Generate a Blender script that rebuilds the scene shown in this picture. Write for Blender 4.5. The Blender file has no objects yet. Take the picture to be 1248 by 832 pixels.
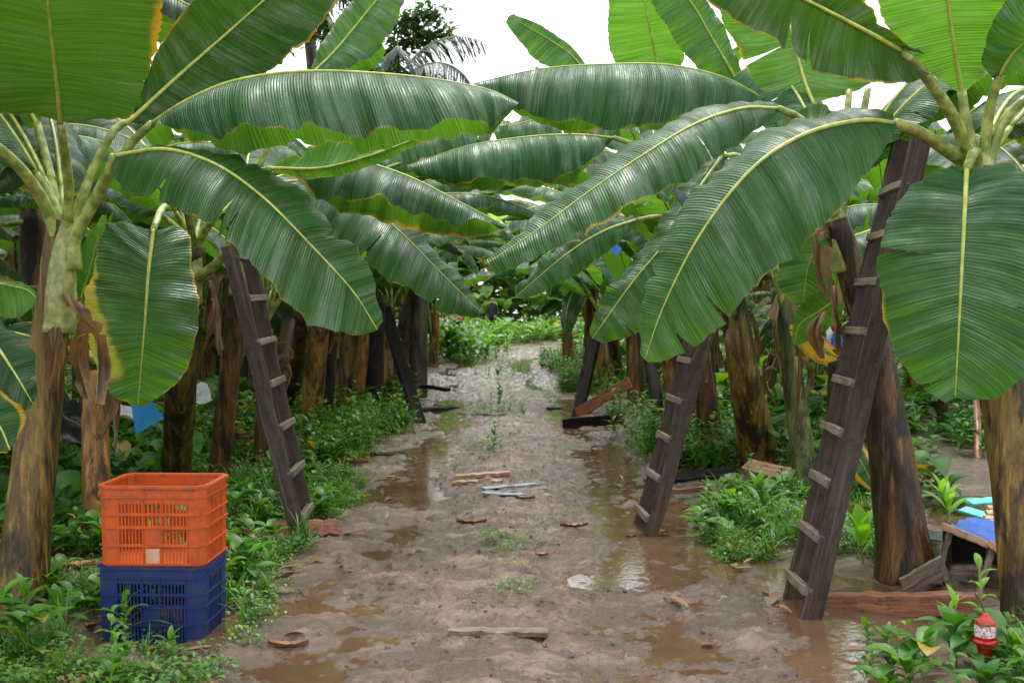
import bpy, math, random
import numpy as np
from mathutils import Vector
R = math.radians
random.seed(7); rng = np.random.default_rng(7)
scene = bpy.context.scene
COL = scene.collection

# ------------------------------------------------------------------ camera
F = 1400.0; CH = 1.65; PITCH = math.atan(51.0/F)
cam_d = bpy.data.cameras.new("camera"); cam = bpy.data.objects.new("camera", cam_d); COL.objects.link(cam)
cam_d.sensor_width = 36; cam_d.lens = 36*F/1248; cam_d.clip_start = .05; cam_d.clip_end = 600
cam.location = (0, 0, CH); cam.rotation_euler = (R(90)-PITCH, 0, 0)
cam_d.dof.use_dof = True; cam_d.dof.focus_distance = 6.6; cam_d.dof.aperture_fstop = 5.6
scene.camera = cam
FW = np.array([0, math.cos(PITCH), -math.sin(PITCH)]); UP = np.array([0, math.sin(PITCH), math.cos(PITCH)]); RT = np.array([1., 0, 0])
def P(px, py, Y):
    """world point seen at photo pixel px,py, Y metres down the path"""
    d = FW + RT*(px-624)/F - UP*(py-416)/F
    return np.array([0, 0, CH]) + d*(Y/d[1])

# ------------------------------------------------------------------ noise
def _h(ix, iy, s):
    n = (ix*374761393 + iy*668265263 + s*1442695041) & 0xffffffff
    n = ((n ^ (n >> 13))*1274126177) & 0xffffffff
    return ((n ^ (n >> 16)) & 0xffffff)/float(0xffffff)
def vn(x, y, s=0):
    x = np.asarray(x, float); y = np.asarray(y, float)
    ix = np.floor(x).astype(np.int64); iy = np.floor(y).astype(np.int64)
    fx = x-ix; fy = y-iy; fx = fx*fx*(3-2*fx); fy = fy*fy*(3-2*fy)
    a = _h(ix, iy, s); b = _h(ix+1, iy, s); c = _h(ix, iy+1, s); d = _h(ix+1, iy+1, s)
    return (a*(1-fx)+b*fx)*(1-fy)+(c*(1-fx)+d*fx)*fy
def fbm(x, y, s=0, o=4):
    r = 0; a = .5; t = 0
    for k in range(o):
        r = r + a*vn(x*2**k+17*k, y*2**k-9*k, s+k); t += a; a *= .55
    return r/t
def sst(a, b, x):
    t = np.clip((x-a)/(b-a), 0, 1); return t*t*(3-2*t)

# ------------------------------------------------------------------ ground shape
CXY = np.array([-10, 0, 14, 20, 27, 32, 36, 41, 47, 56, 70, 90, 130.]); CXX = np.array([0, 0, 0, -.25, -.6, -.35, .25, 1.6, 4.2, 9, 17, 29, 50.])
def cx(Y): return np.interp(Y, CXY, CXX)
PUD = [(-.95, 9.8, .42, .5, .06), (-.9, 7.5, .17, .17, .05), (-1.15, 6.15, .16, .16, .05), (1.3, 8.3, .42, 1.3, .065), (.75, 6.85, .38, .28, .06),
       (.85, 5.45, .22, .22, .05), (-.85, 12.8, .25, .6, .05), (-.85, 18, .3, 1.2, .05), (1.0, 18, .3, 1.3, .06), (1.85, 6.2, .45, 1.0, .1), (1.45, 5.2, .25, .5, .04),
       (-.5, 30, .8, 3.5, .06), (-1.0, 5.1, .2, .2, .04), (1.05, 12, .25, 1.2, .05), (-.75,15.3,.3,.5,.05), (3.9,8.6,.7,.9,.07), (.45,5.1,.2,.12,.035)]
WATER = -.027
def LX(y): return 3.75+.33*(y-8.5)
def ground(X, Y):
    X = np.asarray(X, float); Y = np.asarray(Y, float)
    d = X-cx(Y)
    wob = (fbm(X*.9, Y*.9, 3)-.5)*.5
    side = sst(1.3, 1.85, np.abs(d)+wob)
    hp = .045*np.exp(-(d/.4)**2) - .034*np.exp(-((np.abs(d)-.88+.1*np.sin(Y*.9))/.22)**2)*sst(6, 9, Y)*(.4+vn(Y*.45, d*.3, 19)) - .010*np.exp(-((np.abs(d)-.75)/.1)**2)
    hp = hp + .05*(fbm(X*1.3, Y*1.1, 11)-.5) + .085*(fbm(X*4, Y*3.2, 21)-.5) + .075*(fbm(X*14, Y*10, 31, 4)-.5) - .03*np.clip(np.abs(fbm(X*2.2, Y*5, 37)-.5)*-9+1, 0, 1)*fbm(X*3, Y*3, 39)
    hs = .03 + .10*(fbm(X*.7, Y*.7, 41)-.4) + .03*(fbm(X*6, Y*6, 51)-.5)
    # second bare mud lane to the right between the outer rows
    lane = np.exp(-((X-LX(Y))/.8)**2)*sst(6.2, 7.8, Y)*sst(15.5, 14, Y)
    hs = hs*(1-lane) + lane*(.0+.04*(fbm(X*4, Y*4, 61)-.5))
    h = hp*(1-side) + hs*side
    # rim of squeezed mud at the right edge of the path
    h = h + .05*np.exp(-((d-1.30-.1*np.sin(Y*2))/.09)**2)*sst(8, 5.5, Y)*fbm(X*9, Y*9, 71)
    fl = np.exp(-(((X+1.78)/.5)**2+((Y-5.75)/.42)**2)**2); h = h*(1-fl) + fl*(-.045+.012*(fbm(X*9, Y*9, 77)-.5))
    for (px, py, sx, sy, dp) in PUD:
        h = h - dp*np.exp(-(((X-px)/sx)**2+((Y-py)/sy)**2)**1.3)
    return h
def gz(x, y): return float(ground(np.array([x]), np.array([y]))[0])
def G(px, py):
    """point of the ground seen at photo pixel"""
    Y = CH*F/(py-365)
    for _ in range(4):
        p = P(px, py, Y); Y = (CH-gz(p[0], p[1]))*F/(py-365)
    p = P(px, py, Y); p[2] = gz(p[0], p[1]); return p

# ------------------------------------------------------------------ node helpers
def newmat(name):
    m = bpy.data.materials.new(name); m.use_nodes = True; nt = m.node_tree; nt.nodes.clear(); return m, nt
class N:
    def __init__(s, nt): s.nt = nt
    def n(s, t, **kw):
        x = s.nt.nodes.new(t)
        for k, v in kw.items():
            if k.startswith('i_'):
                key = k[2:]; key = int(key) if key.isdigit() else key.replace('_', ' ')
                s.set(x.inputs[key], v)
            else: setattr(x, k, v)
        return x
    def set(s, inp, v):
        if isinstance(v, bpy.types.NodeSocket): s.nt.links.new(v, inp)
        elif isinstance(v, bpy.types.Node): s.nt.links.new(v.outputs[0], inp)
        else: inp.default_value = v
    def math(s, op, a, b=0., c=0., clamp=False):
        x = s.nt.nodes.new('ShaderNodeMath'); x.operation = op; x.use_clamp = clamp
        s.set(x.inputs[0], a); s.set(x.inputs[1], b); s.set(x.inputs[2], c); return x.outputs[0]
    def mix(s, f, a, b, mode='MIX'):
        x = s.nt.nodes.new('ShaderNodeMix'); x.data_type = 'RGBA'; x.blend_type = mode
        s.set(x.inputs[0], f)
        for i, v in ((6, a), (7, b)):
            if isinstance(v, tuple) and len(v) == 3: v = v+(1,)
            s.set(x.inputs[i], v)
        return x.outputs[2]
    def ramp(s, f, stops, inter='LINEAR'):
        x = s.nt.nodes.new('ShaderNodeValToRGB'); x.color_ramp.interpolation = inter
        e = x.color_ramp.elements
        while len(e) < len(stops): e.new(.5)
        for q, (p, c) in zip(e, stops):
            q.position = p; q.color = (c, c, c, 1) if not isinstance(c, tuple) else (c+(1,) if len(c) == 3 else c)
        s.set(x.inputs[0], f); return x.outputs[0]
    def sm(s, f, a, b):
        x = s.nt.nodes.new('ShaderNodeMapRange'); x.interpolation_type = 'SMOOTHSTEP'
        s.set(x.inputs[0], f); x.inputs[1].default_value = a; x.inputs[2].default_value = b; return x.outputs[0]
    def noise(s, vec, scale, det=4, rough=.55, dist=0., dim='3D'):
        x = s.nt.nodes.new('ShaderNodeTexNoise'); x.noise_dimensions = dim
        if vec is not None: s.set(x.inputs['Vector'], vec)
        x.inputs['Scale'].default_value = scale; x.inputs['Detail'].default_value = det; x.inputs['Roughness'].default_value = rough; x.inputs['Distortion'].default_value = dist
        return x.outputs[0]
    def mapv(s, vec, sc=(1, 1, 1), loc=(0, 0, 0)):
        x = s.nt.nodes.new('ShaderNodeMapping'); s.set(x.inputs[0], vec); x.inputs['Scale'].default_value = sc
        if isinstance(loc, tuple): x.inputs['Location'].default_value = loc
        else: s.set(x.inputs['Location'], loc)
        return x.outputs[0]
    def bump(s, h, strength=.5, dist=.01, normal=None):
        x = s.nt.nodes.new('ShaderNodeBump'); x.inputs['Strength'].default_value = strength; x.inputs['Distance'].default_value = dist
        s.set(x.inputs['Height'], h)
        if normal is not None: s.set(x.inputs['Normal'], normal)
        return x.outputs[0]
    def out(s, sh, vol=None):
        o = s.nt.nodes.new('ShaderNodeOutputMaterial'); s.set(o.inputs[0], sh)
    def pbsdf(s, col, rough, spec=.5, normal=None, **kw):
        x = s.nt.nodes.new('ShaderNodeBsdfPrincipled')
        if isinstance(col, tuple) and len(col) == 3: col = col+(1,)
        s.set(x.inputs['Base Color'], col); s.set(x.inputs['Roughness'], rough); s.set(x.inputs['Specular IOR Level'], spec)
        if normal is not None: s.set(x.inputs['Normal'], normal)
        for k, v in kw.items(): s.set(x.inputs[k.replace('_', ' ')], v)
        return x.outputs[0]

# ------------------------------------------------------------------ materials
def leaf_material(name, patch=False, dry=False):
    m, nt = newmat(name); k = N(nt)
    uv = k.n('ShaderNodeUVMap', uv_map='metres').outputs[0]; un = k.n('ShaderNodeUVMap', uv_map='norm').outputs[0]
    oi = k.n('ShaderNodeObjectInfo'); rnd = oi.outputs['Random']
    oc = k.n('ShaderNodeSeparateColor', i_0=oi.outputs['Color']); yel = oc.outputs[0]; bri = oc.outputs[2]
    off = k.n('ShaderNodeCombineXYZ', i_0=k.math('MULTIPLY', rnd, 37.), i_1=k.math('MULTIPLY', rnd, 11.)).outputs[0]
    sn = k.n('ShaderNodeSeparateXYZ', i_0=un); u = sn.outputs[0]; v = sn.outputs[1]        # v 0..1, .5 = midrib
    av = k.math('ABSOLUTE', k.math('MULTIPLY_ADD', v, 2., -1.))
    geo = k.n('ShaderNodeNewGeometry'); back = geo.outputs['Backfacing']
    # side veins: streaks run out from the midrib (short across the length, long along the width)
    if dry: uv = k.mapv(uv, (.05, 12., 1))
    vA = k.noise(k.mapv(uv, (75, 1.6, 1), off), 1., 3, .6)
    vB = k.noise(k.mapv(uv, (260, 2.5, 1), off), 1., 2, .5)
    vC = k.noise(k.mapv(uv, (14, 1.3, 1), off), 1., 3, .6)
    wav = k.n('ShaderNodeTexWave', wave_type='BANDS', bands_direction='X', i_Scale=22., i_Distortion=.6, i_Detail=1., i_Vector=k.mapv(uv, (1, .04, 1), off)).outputs['Fac']
    blot = k.noise(k.mapv(uv, (3, 3, 1), off), 1.5, 5, .6)
    top = k.mix(k.sm(vC, .3, .7), (.0025, .026, .007), (.010, .078, .019))
    top = k.mix(k.math('MULTIPLY', k.sm(vA, .42, .7), .5), top, (.045, .160, .026))
    top = k.mix(k.math('MULTIPLY', k.sm(blot, .5, .75), .45), top, (.012, .085, .016))
    und = k.mix(k.sm(vC, .3, .7), (.032, .105, .010), (.065, .18, .016))
    und = k.mix(k.math('MULTIPLY', k.sm(vA, .45, .7), .4), und, (.11, .24, .03))
    col = k.mix(back, top, und)
    hsv = k.n('ShaderNodeHueSaturation', i_0=k.math('MULTIPLY_ADD', rnd, .03, .483), i_2=k.math('MULTIPLY_ADD', rnd, .35, .85), i_4=col)
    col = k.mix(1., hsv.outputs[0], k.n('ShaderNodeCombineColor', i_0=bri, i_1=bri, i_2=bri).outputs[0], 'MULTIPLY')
    # yellowing inwards from the margin
    nE = k.noise(k.mapv(uv, (9, 4, 1), off), 1., 4, .6)
    e = k.math('ADD', av, k.math('MULTIPLY_ADD', nE, .16, -.08))
    e = k.math('ADD', e, k.math('MULTIPLY_ADD', yel, .30, -.05))
    em = k.noise(k.mapv(uv, (2.2, 1.5, 1), off), 1.3, 3, .6)
    e = k.math('ADD', e, k.math('MULTIPLY_ADD', em, .34, -.19))
    fy = k.sm(e, .95, 1.06)
    col = k.mix(k.math('MULTIPLY', fy, .85), col, k.mix(nE, (.36, .30, .02), (.52, .30, .02)))
    if patch:
        v = k.math('SUBTRACT', 1., v)
        pv = k.math('ADD', k.math('SUBTRACT', u, k.math('MULTIPLY', v, 1.15)), k.math('MULTIPLY_ADD', vC, .24, -.12))
        pu = k.sm(pv, .34, .42); pt = k.sm(k.math('ADD', u, k.math('MULTIPLY', nE, .06)), .90, .84)
        lft = k.sm(k.math('ADD', v, k.math('MULTIPLY', vA, .1)), .40, .30)
        col = k.mix(k.math('MULTIPLY', k.math('MULTIPLY', pu, pt), lft), col, k.mix(vA, (.62, .40, .015), (.42, .36, .03)))
    nB = k.noise(k.mapv(uv, (20, 9, 1), off), 1., 4, .7)
    fb = k.sm(k.math('ADD', k.math('ADD', av, k.math('MULTIPLY_ADD', nB, .14, -.07)), k.math('MULTIPLY_ADD', yel, .10, -.04)), .985, 1.03)
    col = k.mix(fb, col, (.16, .055, .012))
    sp = k.noise(k.mapv(uv, (30, 16, 1), off), 1., 4, .7)
    col = k.mix(k.math('MULTIPLY', k.sm(k.math('ADD', sp, k.math('MULTIPLY', av, .09)), .735, .78), .85), col, (.10, .055, .014))
    if dry:
        col = k.mix(k.sm(vA, .35, .7), k.mix(k.sm(blot, .35, .65), (.030, .015, .008), (.11, .058, .026)), (.24, .15, .075))
    # relief
    hgt = k.math('ADD', k.math('MULTIPLY', vA, .9), k.math('ADD', k.math('MULTIPLY', vB, .35), k.math('MULTIPLY', wav, .45)))
    b1 = k.bump(hgt, 1., .0050)
    drops = k.n('ShaderNodeTexVoronoi', feature='F1', i_Scale=95., i_Vector=k.mapv(uv, (1, 1, 1), off))
    dsel = k.math('MULTIPLY', k.sm(drops.outputs['Distance'], .32, .12), k.math('GREATER_THAN', k.n('ShaderNodeSeparateColor', i_0=drops.outputs['Color']).outputs[0], .72))
    b2 = k.bump(dsel, .6, .0022, b1)
    wet = k.sm(k.noise(k.mapv(uv, (5, 2.2, 1), off), 1.4, 4, .6), .42, .66)
    strk = k.sm(k.math('ADD', vC, k.math('MULTIPLY', vA, .4)), .55, .85)
    gloss = k.math('MULTIPLY', k.math('MULTIPLY_ADD', wet, .75, .25), k.math('MULTIPLY_ADD', strk, .7, .3))
    rough = k.math('MULTIPLY_ADD', gloss, -.30, .50)
    rough = k.math('ADD', rough, k.math('MULTIPLY', back, .16))
    rough = k.math('SUBTRACT', rough, k.math('MULTIPLY', dsel, .2))
    bs = k.pbsdf(col, .65 if dry else rough, .35 if dry else k.math('SUBTRACT', k.math('MULTIPLY_ADD', gloss, 1.0, .16), k.math('MULTIPLY', back, .16)), b2)
    tcol = k.mix(fy, k.mix(k.sm(vA, .3, .7), (.095, .26, .012), (.155, .36, .020)), (.7, .38, .01))
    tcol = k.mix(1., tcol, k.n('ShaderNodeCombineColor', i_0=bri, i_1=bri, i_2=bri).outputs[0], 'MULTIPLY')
    if dry: tcol = k.mix(.5, (.25, .10, .02), (.3, .15, .04))
    tr = k.n('ShaderNodeBsdfTranslucent', i_Color=tcol, i_Normal=b1)
    mx = k.n('ShaderNodeMixShader', i_0=.25 if dry else .36, i_1=bs, i_2=tr.outputs[0])
    k.out(mx.outputs[0]); return m
M = {}
M['leaf'] = leaf_material('banana_leaf'); M['leaf_patch'] = leaf_material('banana_leaf_yellowing', patch=True); M['leaf_dry'] = leaf_material('dry_banana_leaf', dry=True)

def rib_material(name, a, b):
    m, nt = newmat(name); k = N(nt); tc = k.n('ShaderNodeTexCoord').outputs['Object']
    n1 = k.noise(tc, 18, 4, .6); n2 = k.noise(tc, 4, 3)
    col = k.mix(k.sm(n1, .35, .7), a, b); col = k.mix(k.sm(n2, .6, .8), col, (.16, .09, .03))
    k.out(k.pbsdf(col, .38, .5, k.bump(n1, .3, .004))); return m
M['rib'] = rib_material('leaf_midrib', (.24, .30, .035), (.40, .42, .08))
M['collar'] = rib_material('crown_sheath', (.14, .17, .03), (.34, .34, .12))
M['petiole'] = rib_material('leaf_stalk', (.10, .15, .018), (.32, .36, .08))

def stem_material(name, c1, c2, c3, dark):
    m, nt = newmat(name); k = N(nt); tc = k.n('ShaderNodeTexCoord').outputs['Object']
    oi = k.n('ShaderNodeObjectInfo'); off = k.n('ShaderNodeCombineXYZ', i_0=k.math('MULTIPLY', oi.outputs['Random'], 50.), i_2=k.math('MULTIPLY', oi.outputs['Random'], 9.)).outputs[0]
    big = k.noise(k.mapv(tc, (7, 7, .9), off), 1., 5, .6, .6)
    mid = k.noise(k.mapv(tc, (28, 28, 1.6), off), 1., 4, .6, .3)
    fine = k.noise(k.mapv(tc, (110, 110, 4), off), 1., 3, .6)
    pat = k.noise(k.mapv(tc, (6, 6, 1.5), off), 1.3, 6, .68, .35)
    col = k.mix(k.sm(big, .36, .62), c1, c2); col = k.mix(k.math('MULTIPLY', k.sm(mid, .5, .7), .8), col, c3)
    col = k.mix(k.math('MULTIPLY', k.sm(pat, .46, .60), .92), col, dark); col = k.mix(k.math('MULTIPLY', k.sm(fine, .45, .75), .45), col, dark)
    col = k.mix(k.math('MULTIPLY', k.sm(k.noise(k.mapv(tc, (6, 6, 2.2), off), 3., 5, .7), .60, .72), .7), col, (.035, .055, .012))
    h = k.math('ADD', k.math('ADD', k.math('MULTIPLY', mid, .8), k.math('MULTIPLY', fine, .3)), k.math('MULTIPLY', pat, .6))
    k.out(k.pbsdf(col, k.math('MULTIPLY_ADD', pat, .5, .16), .32, k.bump(h, 1., .02))); return m
M['stem_olive'] = stem_material('pseudostem_olive', (.030, .022, .006), (.10, .080, .014), (.19, .12, .022), (.007, .0045, .0025))
M['stem_brown'] = stem_material('pseudostem_brown', (.035, .016, .006), (.12, .052, .015), (.25, .13, .036), (.009, .005, .003))
M['stem_tan'] = stem_material('pseudostem_tan', (.16, .065, .015), (.34, .16, .035), (.46, .27, .08), (.025, .010, .004))
M['stem_gold'] = stem_material('pseudostem_golden', (.060, .030, .006), (.17, .11, .016), (.36, .21, .036), (.010, .0055, .0025))
M['stem_green'] = stem_material('pseudostem_green', (.030, .050, .008), (.10, .13, .02), (.22, .20, .05), (.010, .007, .003))

def wood_material(name, a, b, dark, rough=.5, sc=1., spec=.4):
    m, nt = newmat(name); k = N(nt); uv = k.n('ShaderNodeUVMap', uv_map='metres').outputs[0]
    oi = k.n('ShaderNodeObjectInfo'); off = k.n('ShaderNodeCombineXYZ', i_0=k.math('MULTIPLY', oi.outputs['Random'], 50.), i_1=k.math('MULTIPLY', oi.outputs['Random'], 23.)).outputs[0]
    g = k.noise(k.mapv(uv, (3*sc, 60*sc, 1), off), 1., 5, .65, .4); g2 = k.noise(k.mapv(uv, (2, 9, 1), off), 1., 4, .6); p = k.noise(k.mapv(uv, (7, 9, 1), off), 1.5, 5, .7)
    fl = k.noise(k.mapv(uv, (60, 90, 1), off), 1., 3, .7)
    col = k.mix(k.sm(g, .35, .65), a, b); col = k.mix(k.math('MULTIPLY', k.sm(p, .48, .66), .8), col, dark)
    ed = k.noise(k.mapv(uv, (1.2, 22, 1), off), 1., 4, .7); col = k.mix(k.math('MULTIPLY', k.sm(ed, .52, .68), .5), col, tuple(min(1, c*1.7+.02) for c in b))
    col = k.mix(k.math('MULTIPLY', k.sm(fl, .60, .72), .6), col, tuple(min(1, c*1.9+.03) for c in b))
    k.out(k.pbsdf(col, k.math('MULTIPLY_ADD', g2, .5, rough-.28), spec, k.bump(k.math('ADD', g, k.math('MULTIPLY', fl, .5)), .7, .005))); return m
M['wood_dark'] = wood_material('weathered_dark_timber', (.022, .011, .007), (.058, .031, .022), (.008, .005, .0035), .5, 1., .3)
M['wood_black'] = wood_material('rotten_black_timber', (.007, .006, .005), (.018, .013, .011), (.004, .003, .003), .75, 1., .12)
M['wood_grey'] = wood_material('weathered_grey_timber', (.09, .068, .052), (.18, .138, .105), (.035, .025, .018))
M['wood_tan'] = wood_material('raw_tan_timber', (.24, .13, .075), (.40, .25, .15), (.09, .045, .025))
M['wood_red'] = wood_material('wet_reddish_timber', (.15, .052, .026), (.26, .10, .05), (.055, .022, .013), .38)
M['husk'] = wood_material('fallen_leaf_sheath', (.33, .12, .05), (.48, .22, .11), (.12, .045, .02), .4)
M['husk_brown'] = wood_material('rotting_leaf_sheath', (.12, .05, .022), (.24, .11, .05), (.045, .02, .01), .4)

def plastic(name, c, dirt, rough=.35, amt=.6):
    m, nt = newmat(name); k = N(nt); tc = k.n('ShaderNodeTexCoord').outputs['Object']
    n1 = k.noise(tc, 11, 7, .75); n2 = k.noise(tc, 60, 4, .6)
    sep = k.n('ShaderNodeSeparateXYZ', i_0=tc)
    col = k.mix(k.math('MULTIPLY', k.sm(k.math('ADD', k.math('MULTIPLY', n1, .8), k.math('MULTIPLY', n2, .25)), .48, .72), amt), c, dirt)
    k.out(k.pbsdf(col, k.math('MULTIPLY_ADD', n1, .4, rough-.12), .45, k.bump(n2, .15, .002))); return m
M['orange'] = plastic('orange_plastic', (.48, .072, .004), (.15, .04, .016), .4, .85); M['blue'] = plastic('dark_blue_plastic', (.004, .018, .11), (.03, .03, .035), .4, .85)
M['tarp'] = plastic('blue_tarpaulin', (.006, .075, .36), (.01, .04, .15), .45); M['black'] = plastic('black_plastic', (.008, .008, .010), (.03, .025, .02), .25)
M['teal'] = plastic('teal_painted_board', (.06, .38, .38), (.12, .2, .16), .35); M['white'] = plastic('white_plastic_film', (.65, .66, .68), (.25, .22, .18), .25)
M['red'] = plastic('red_plastic', (.38, .012, .008), (.2, .01, .008), .22); M['tin'] = plastic('pale_blue_grey_sheet', (.17, .21, .24), (.16, .13, .10), .28, .8)
M['sticker'] = plastic('faded_sticker', (.45, .22, .13), (.62, .44, .34), .5, .9)
M['pink'] = plastic('pink_cloth', (.62, .05, .16), (.4, .03, .1), .7); M['cloth_dark'] = plastic('dark_cloth', (.015, .015, .025), (.01, .01, .01), .8)
M['skin'] = plastic('skin', (.28, .14, .08), (.24, .11, .06), .5); M['hair'] = plastic('black_hair', (.01, .008, .007), (.01, .008, .007), .5)

# mud, water
def mud():
    m, nt = newmat('wet_mud'); k = N(nt); tc = k.n('ShaderNodeTexCoord').outputs['Object']
    z = k.n('ShaderNodeSeparateXYZ', i_0=tc).outputs[2]
    a = k.noise(tc, 1.1, 5, .6); b = k.noise(tc, 9, 6, .7, .5); c = k.noise(tc, 55, 5, .7); d = k.noise(tc, 190, 3, .7)
    big = k.noise(k.mapv(tc, (1., 2.2, 1)), 2.2, 5, .6, .8)
    col = k.mix(k.sm(a, .35, .65), (.075, .040, .022), (.155, .090, .055))
    col = k.mix(k.math('MULTIPLY', k.sm(b, .42, .62), .75), col, (.045, .024, .013))
    col = k.mix(k.math('MULTIPLY', k.sm(big, .48, .64), .7), col, (.26, .175, .125))
    col = k.mix(k.math('MULTIPLY', k.sm(c, .56, .72), .6), col, (.045, .026, .018))
    spots = k.noise(tc, 26, 4, .75)
    col = k.mix(k.math('MULTIPLY', k.sm(spots, .62, .70), .75), col, (.050, .028, .018))
    low = k.sm(z, .02, -.03); col = k.mix(k.math('MULTIPLY', low, .6), col, (.055, .030, .018))
    rough = k.math('SUBTRACT', k.math('MULTIPLY_ADD', b, .36, -.02), k.math('MULTIPLY', low, .16))
    rough = k.math('MAXIMUM', k.math('SUBTRACT', rough, k.math('MULTIPLY', k.sm(big, .45, .7), .12)), .12)
    cr = k.n('ShaderNodeTexVoronoi', feature='SMOOTH_F1', i_Scale=38., i_Vector=k.n('ShaderNodeVectorMath', operation='ADD', i_0=tc, i_1=k.n('ShaderNodeTexNoise', i_Scale=12.).outputs['Color']).outputs[0]).outputs['Distance']
    h = k.math('ADD', k.math('MULTIPLY', b, 1.), k.math('ADD', k.math('MULTIPLY', c, 1.0), k.math('ADD', k.math('MULTIPLY', d, .45), k.math('MULTIPLY', cr, .35))))
    col = k.mix(k.math('MULTIPLY', k.sm(d, .5, .72), .35), col, (.30, .21, .16))
    k.out(k.pbsdf(col, rough, 1.0, k.bump(h, .8, .018))); return m
M['mud'] = mud()
def water():
    m, nt = newmat('muddy_water'); k = N(nt); tc = k.n('ShaderNodeTexCoord').outputs['Object']
    n1 = k.noise(tc, 2.5, 4, .6); n2 = k.noise(tc, 26, 3, .6)
    v = k.n('ShaderNodeTexVoronoi', feature='F1', i_Scale=9., i_Vector=tc)
    ring = k.math('MULTIPLY', k.math('SINE', k.math('MULTIPLY', v.outputs['Distance'], 90.)), k.sm(v.outputs['Distance'], .45, .05))
    col = k.mix(k.sm(n1, .3, .7), (.080, .044, .026), (.115, .068, .040))
    h = k.math('ADD', n2, k.math('MULTIPLY', ring, .35))
    g = k.pbsdf(col, .04, .6, k.bump(h, .35, .003)); k.out(g); return m
M['water'] = water()
def weedmat(name, a, b, c, tr=.3, rough=.42):
    m, nt = newmat(name); k = N(nt); g = k.n('ShaderNodeNewGeometry'); r = g.outputs['Random Per Island']; tc = k.n('ShaderNodeTexCoord').outputs['Object']
    n = k.noise(tc, 1.6, 3); n2 = k.noise(tc, 40, 3)
    f = k.math('ADD', k.math('MULTIPLY', r, .6), k.math('MULTIPLY', n, .45))
    col = k.ramp(f, [(.15, a), (.5, b), (.85, c)])
    col = k.mix(k.math('GREATER_THAN', r, .975), col, (.30, .22, .04))
    bs = k.pbsdf(col, rough, .45, k.bump(n2, .2, .003)); t = k.n('ShaderNodeBsdfTranslucent', i_Color=k.mix(1., col, (2.6, 2.4, .7), 'MULTIPLY'))
    k.out(k.n('ShaderNodeMixShader', i_0=tr, i_1=bs, i_2=t.outputs[0]).outputs[0]); return m
M['weed'] = weedmat('weed_leaves', (.020, .075, .008), (.050, .155, .014), (.11, .25, .028))
M['mist_weed'] = weedmat('far_leaves_haze_tint', (.08, .17, .06), (.13, .25, .08), (.20, .34, .12), .4, .6)  # paler than the other weeds: distant haze and light put into the leaf colour
M['litter'] = weedmat('dead_leaf_litter', (.05, .022, .010), (.13, .065, .025), (.26, .15, .06), .1, .5)
M['cyan'] = plastic('light_blue_plastic_sheet', (.02, .22, .50), (.02, .08, .2), .35)
M['lime'] = weedmat('young_lime_leaves', (.08, .22, .015), (.13, .31, .022), (.20, .40, .035), .35)
M['deep'] = weedmat('broad_green_leaves', (.015, .07, .009), (.03, .12, .013), (.06, .18, .02), .3, .55)
M['tree'] = weedmat('tree_leaves', (.02, .055, .022), (.035, .09, .03), (.06, .13, .04), .25)
M['palm'] = weedmat('palm_leaflets', (.012, .028, .026), (.022, .045, .038), (.04, .065, .055), .2)
M['wildstem'] = rib_material('herb_stalk', (.10, .17, .03), (.2, .16, .05))
M['bark'] = stem_material('tree_bark', (.06, .045, .03), (.11, .085, .06), (.16, .13, .10), (.02, .015, .01))

# ------------------------------------------------------------------ object helpers
def tag(o, label=None, cat=None, group=None, kind=None):
    if label: o['label'] = label
    if cat: o['category'] = cat
    if group: o['group'] = group
    if kind: o['kind'] = kind
    return o
def empty(name, loc, label=None, cat=None, group=None):
    o = bpy.data.objects.new(name, None); COL.objects.link(o); o.location = tuple(float(x) for x in loc); o.empty_display_size = .1
    return tag(o, label, cat, group)
def rootloc(p):
    l = np.zeros(3)
    while p is not None: l = l+np.array(p.location); p = p.parent
    return l
def mk(name, V, Fc, mat, parent=None, uvs=None, smooth=True, origin=None, mats=None, midx=None):
    V = np.asarray(V, float).reshape(-1, 3); pl = rootloc(parent)
    o_ = np.zeros(3) if origin is None else np.asarray(origin, float)-pl
    L = V-pl-o_
    me = bpy.data.meshes.new(name)
    if isinstance(Fc, np.ndarray) and Fc.ndim == 2:
        nf, q = Fc.shape; me.vertices.add(len(L)); me.vertices.foreach_set('co', L.ravel()); me.loops.add(nf*q); me.loops.foreach_set('vertex_index', Fc.ravel().astype(np.int32))
        me.polygons.add(nf); me.polygons.foreach_set('loop_start', np.arange(0, nf*q, q, dtype=np.int32)); me.update(calc_edges=True)
    else: me.from_pydata([tuple(v) for v in L], [], [tuple(int(i) for i in f) for f in Fc])
    if uvs:
        li = np.zeros(len(me.loops), np.int32); me.loops.foreach_get('vertex_index', li)
        for nm, arr in uvs.items():
            ul = me.uv_layers.new(name=nm); arr = np.asarray(arr, float); ul.data.foreach_set('uv', (arr if nm.startswith('@') else arr[li]).ravel().astype(np.float32))
    me.polygons.foreach_set('use_smooth', np.full(len(me.polygons), smooth))
    for mm in (mats or [mat]): me.materials.append(mm)
    if midx is not None: me.polygons.foreach_set('material_index', np.asarray(midx, np.int32))
    o = bpy.data.objects.new(name, me); COL.objects.link(o); o.parent = parent; o.location = tuple(o_)
    return o
def kids(o): return list(o.children)
def copy_tree(o, parent=None):
    c = o.copy(); COL.objects.link(c); c.parent = parent
    for ch in kids(o): copy_tree(ch, c)
    return c
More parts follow.
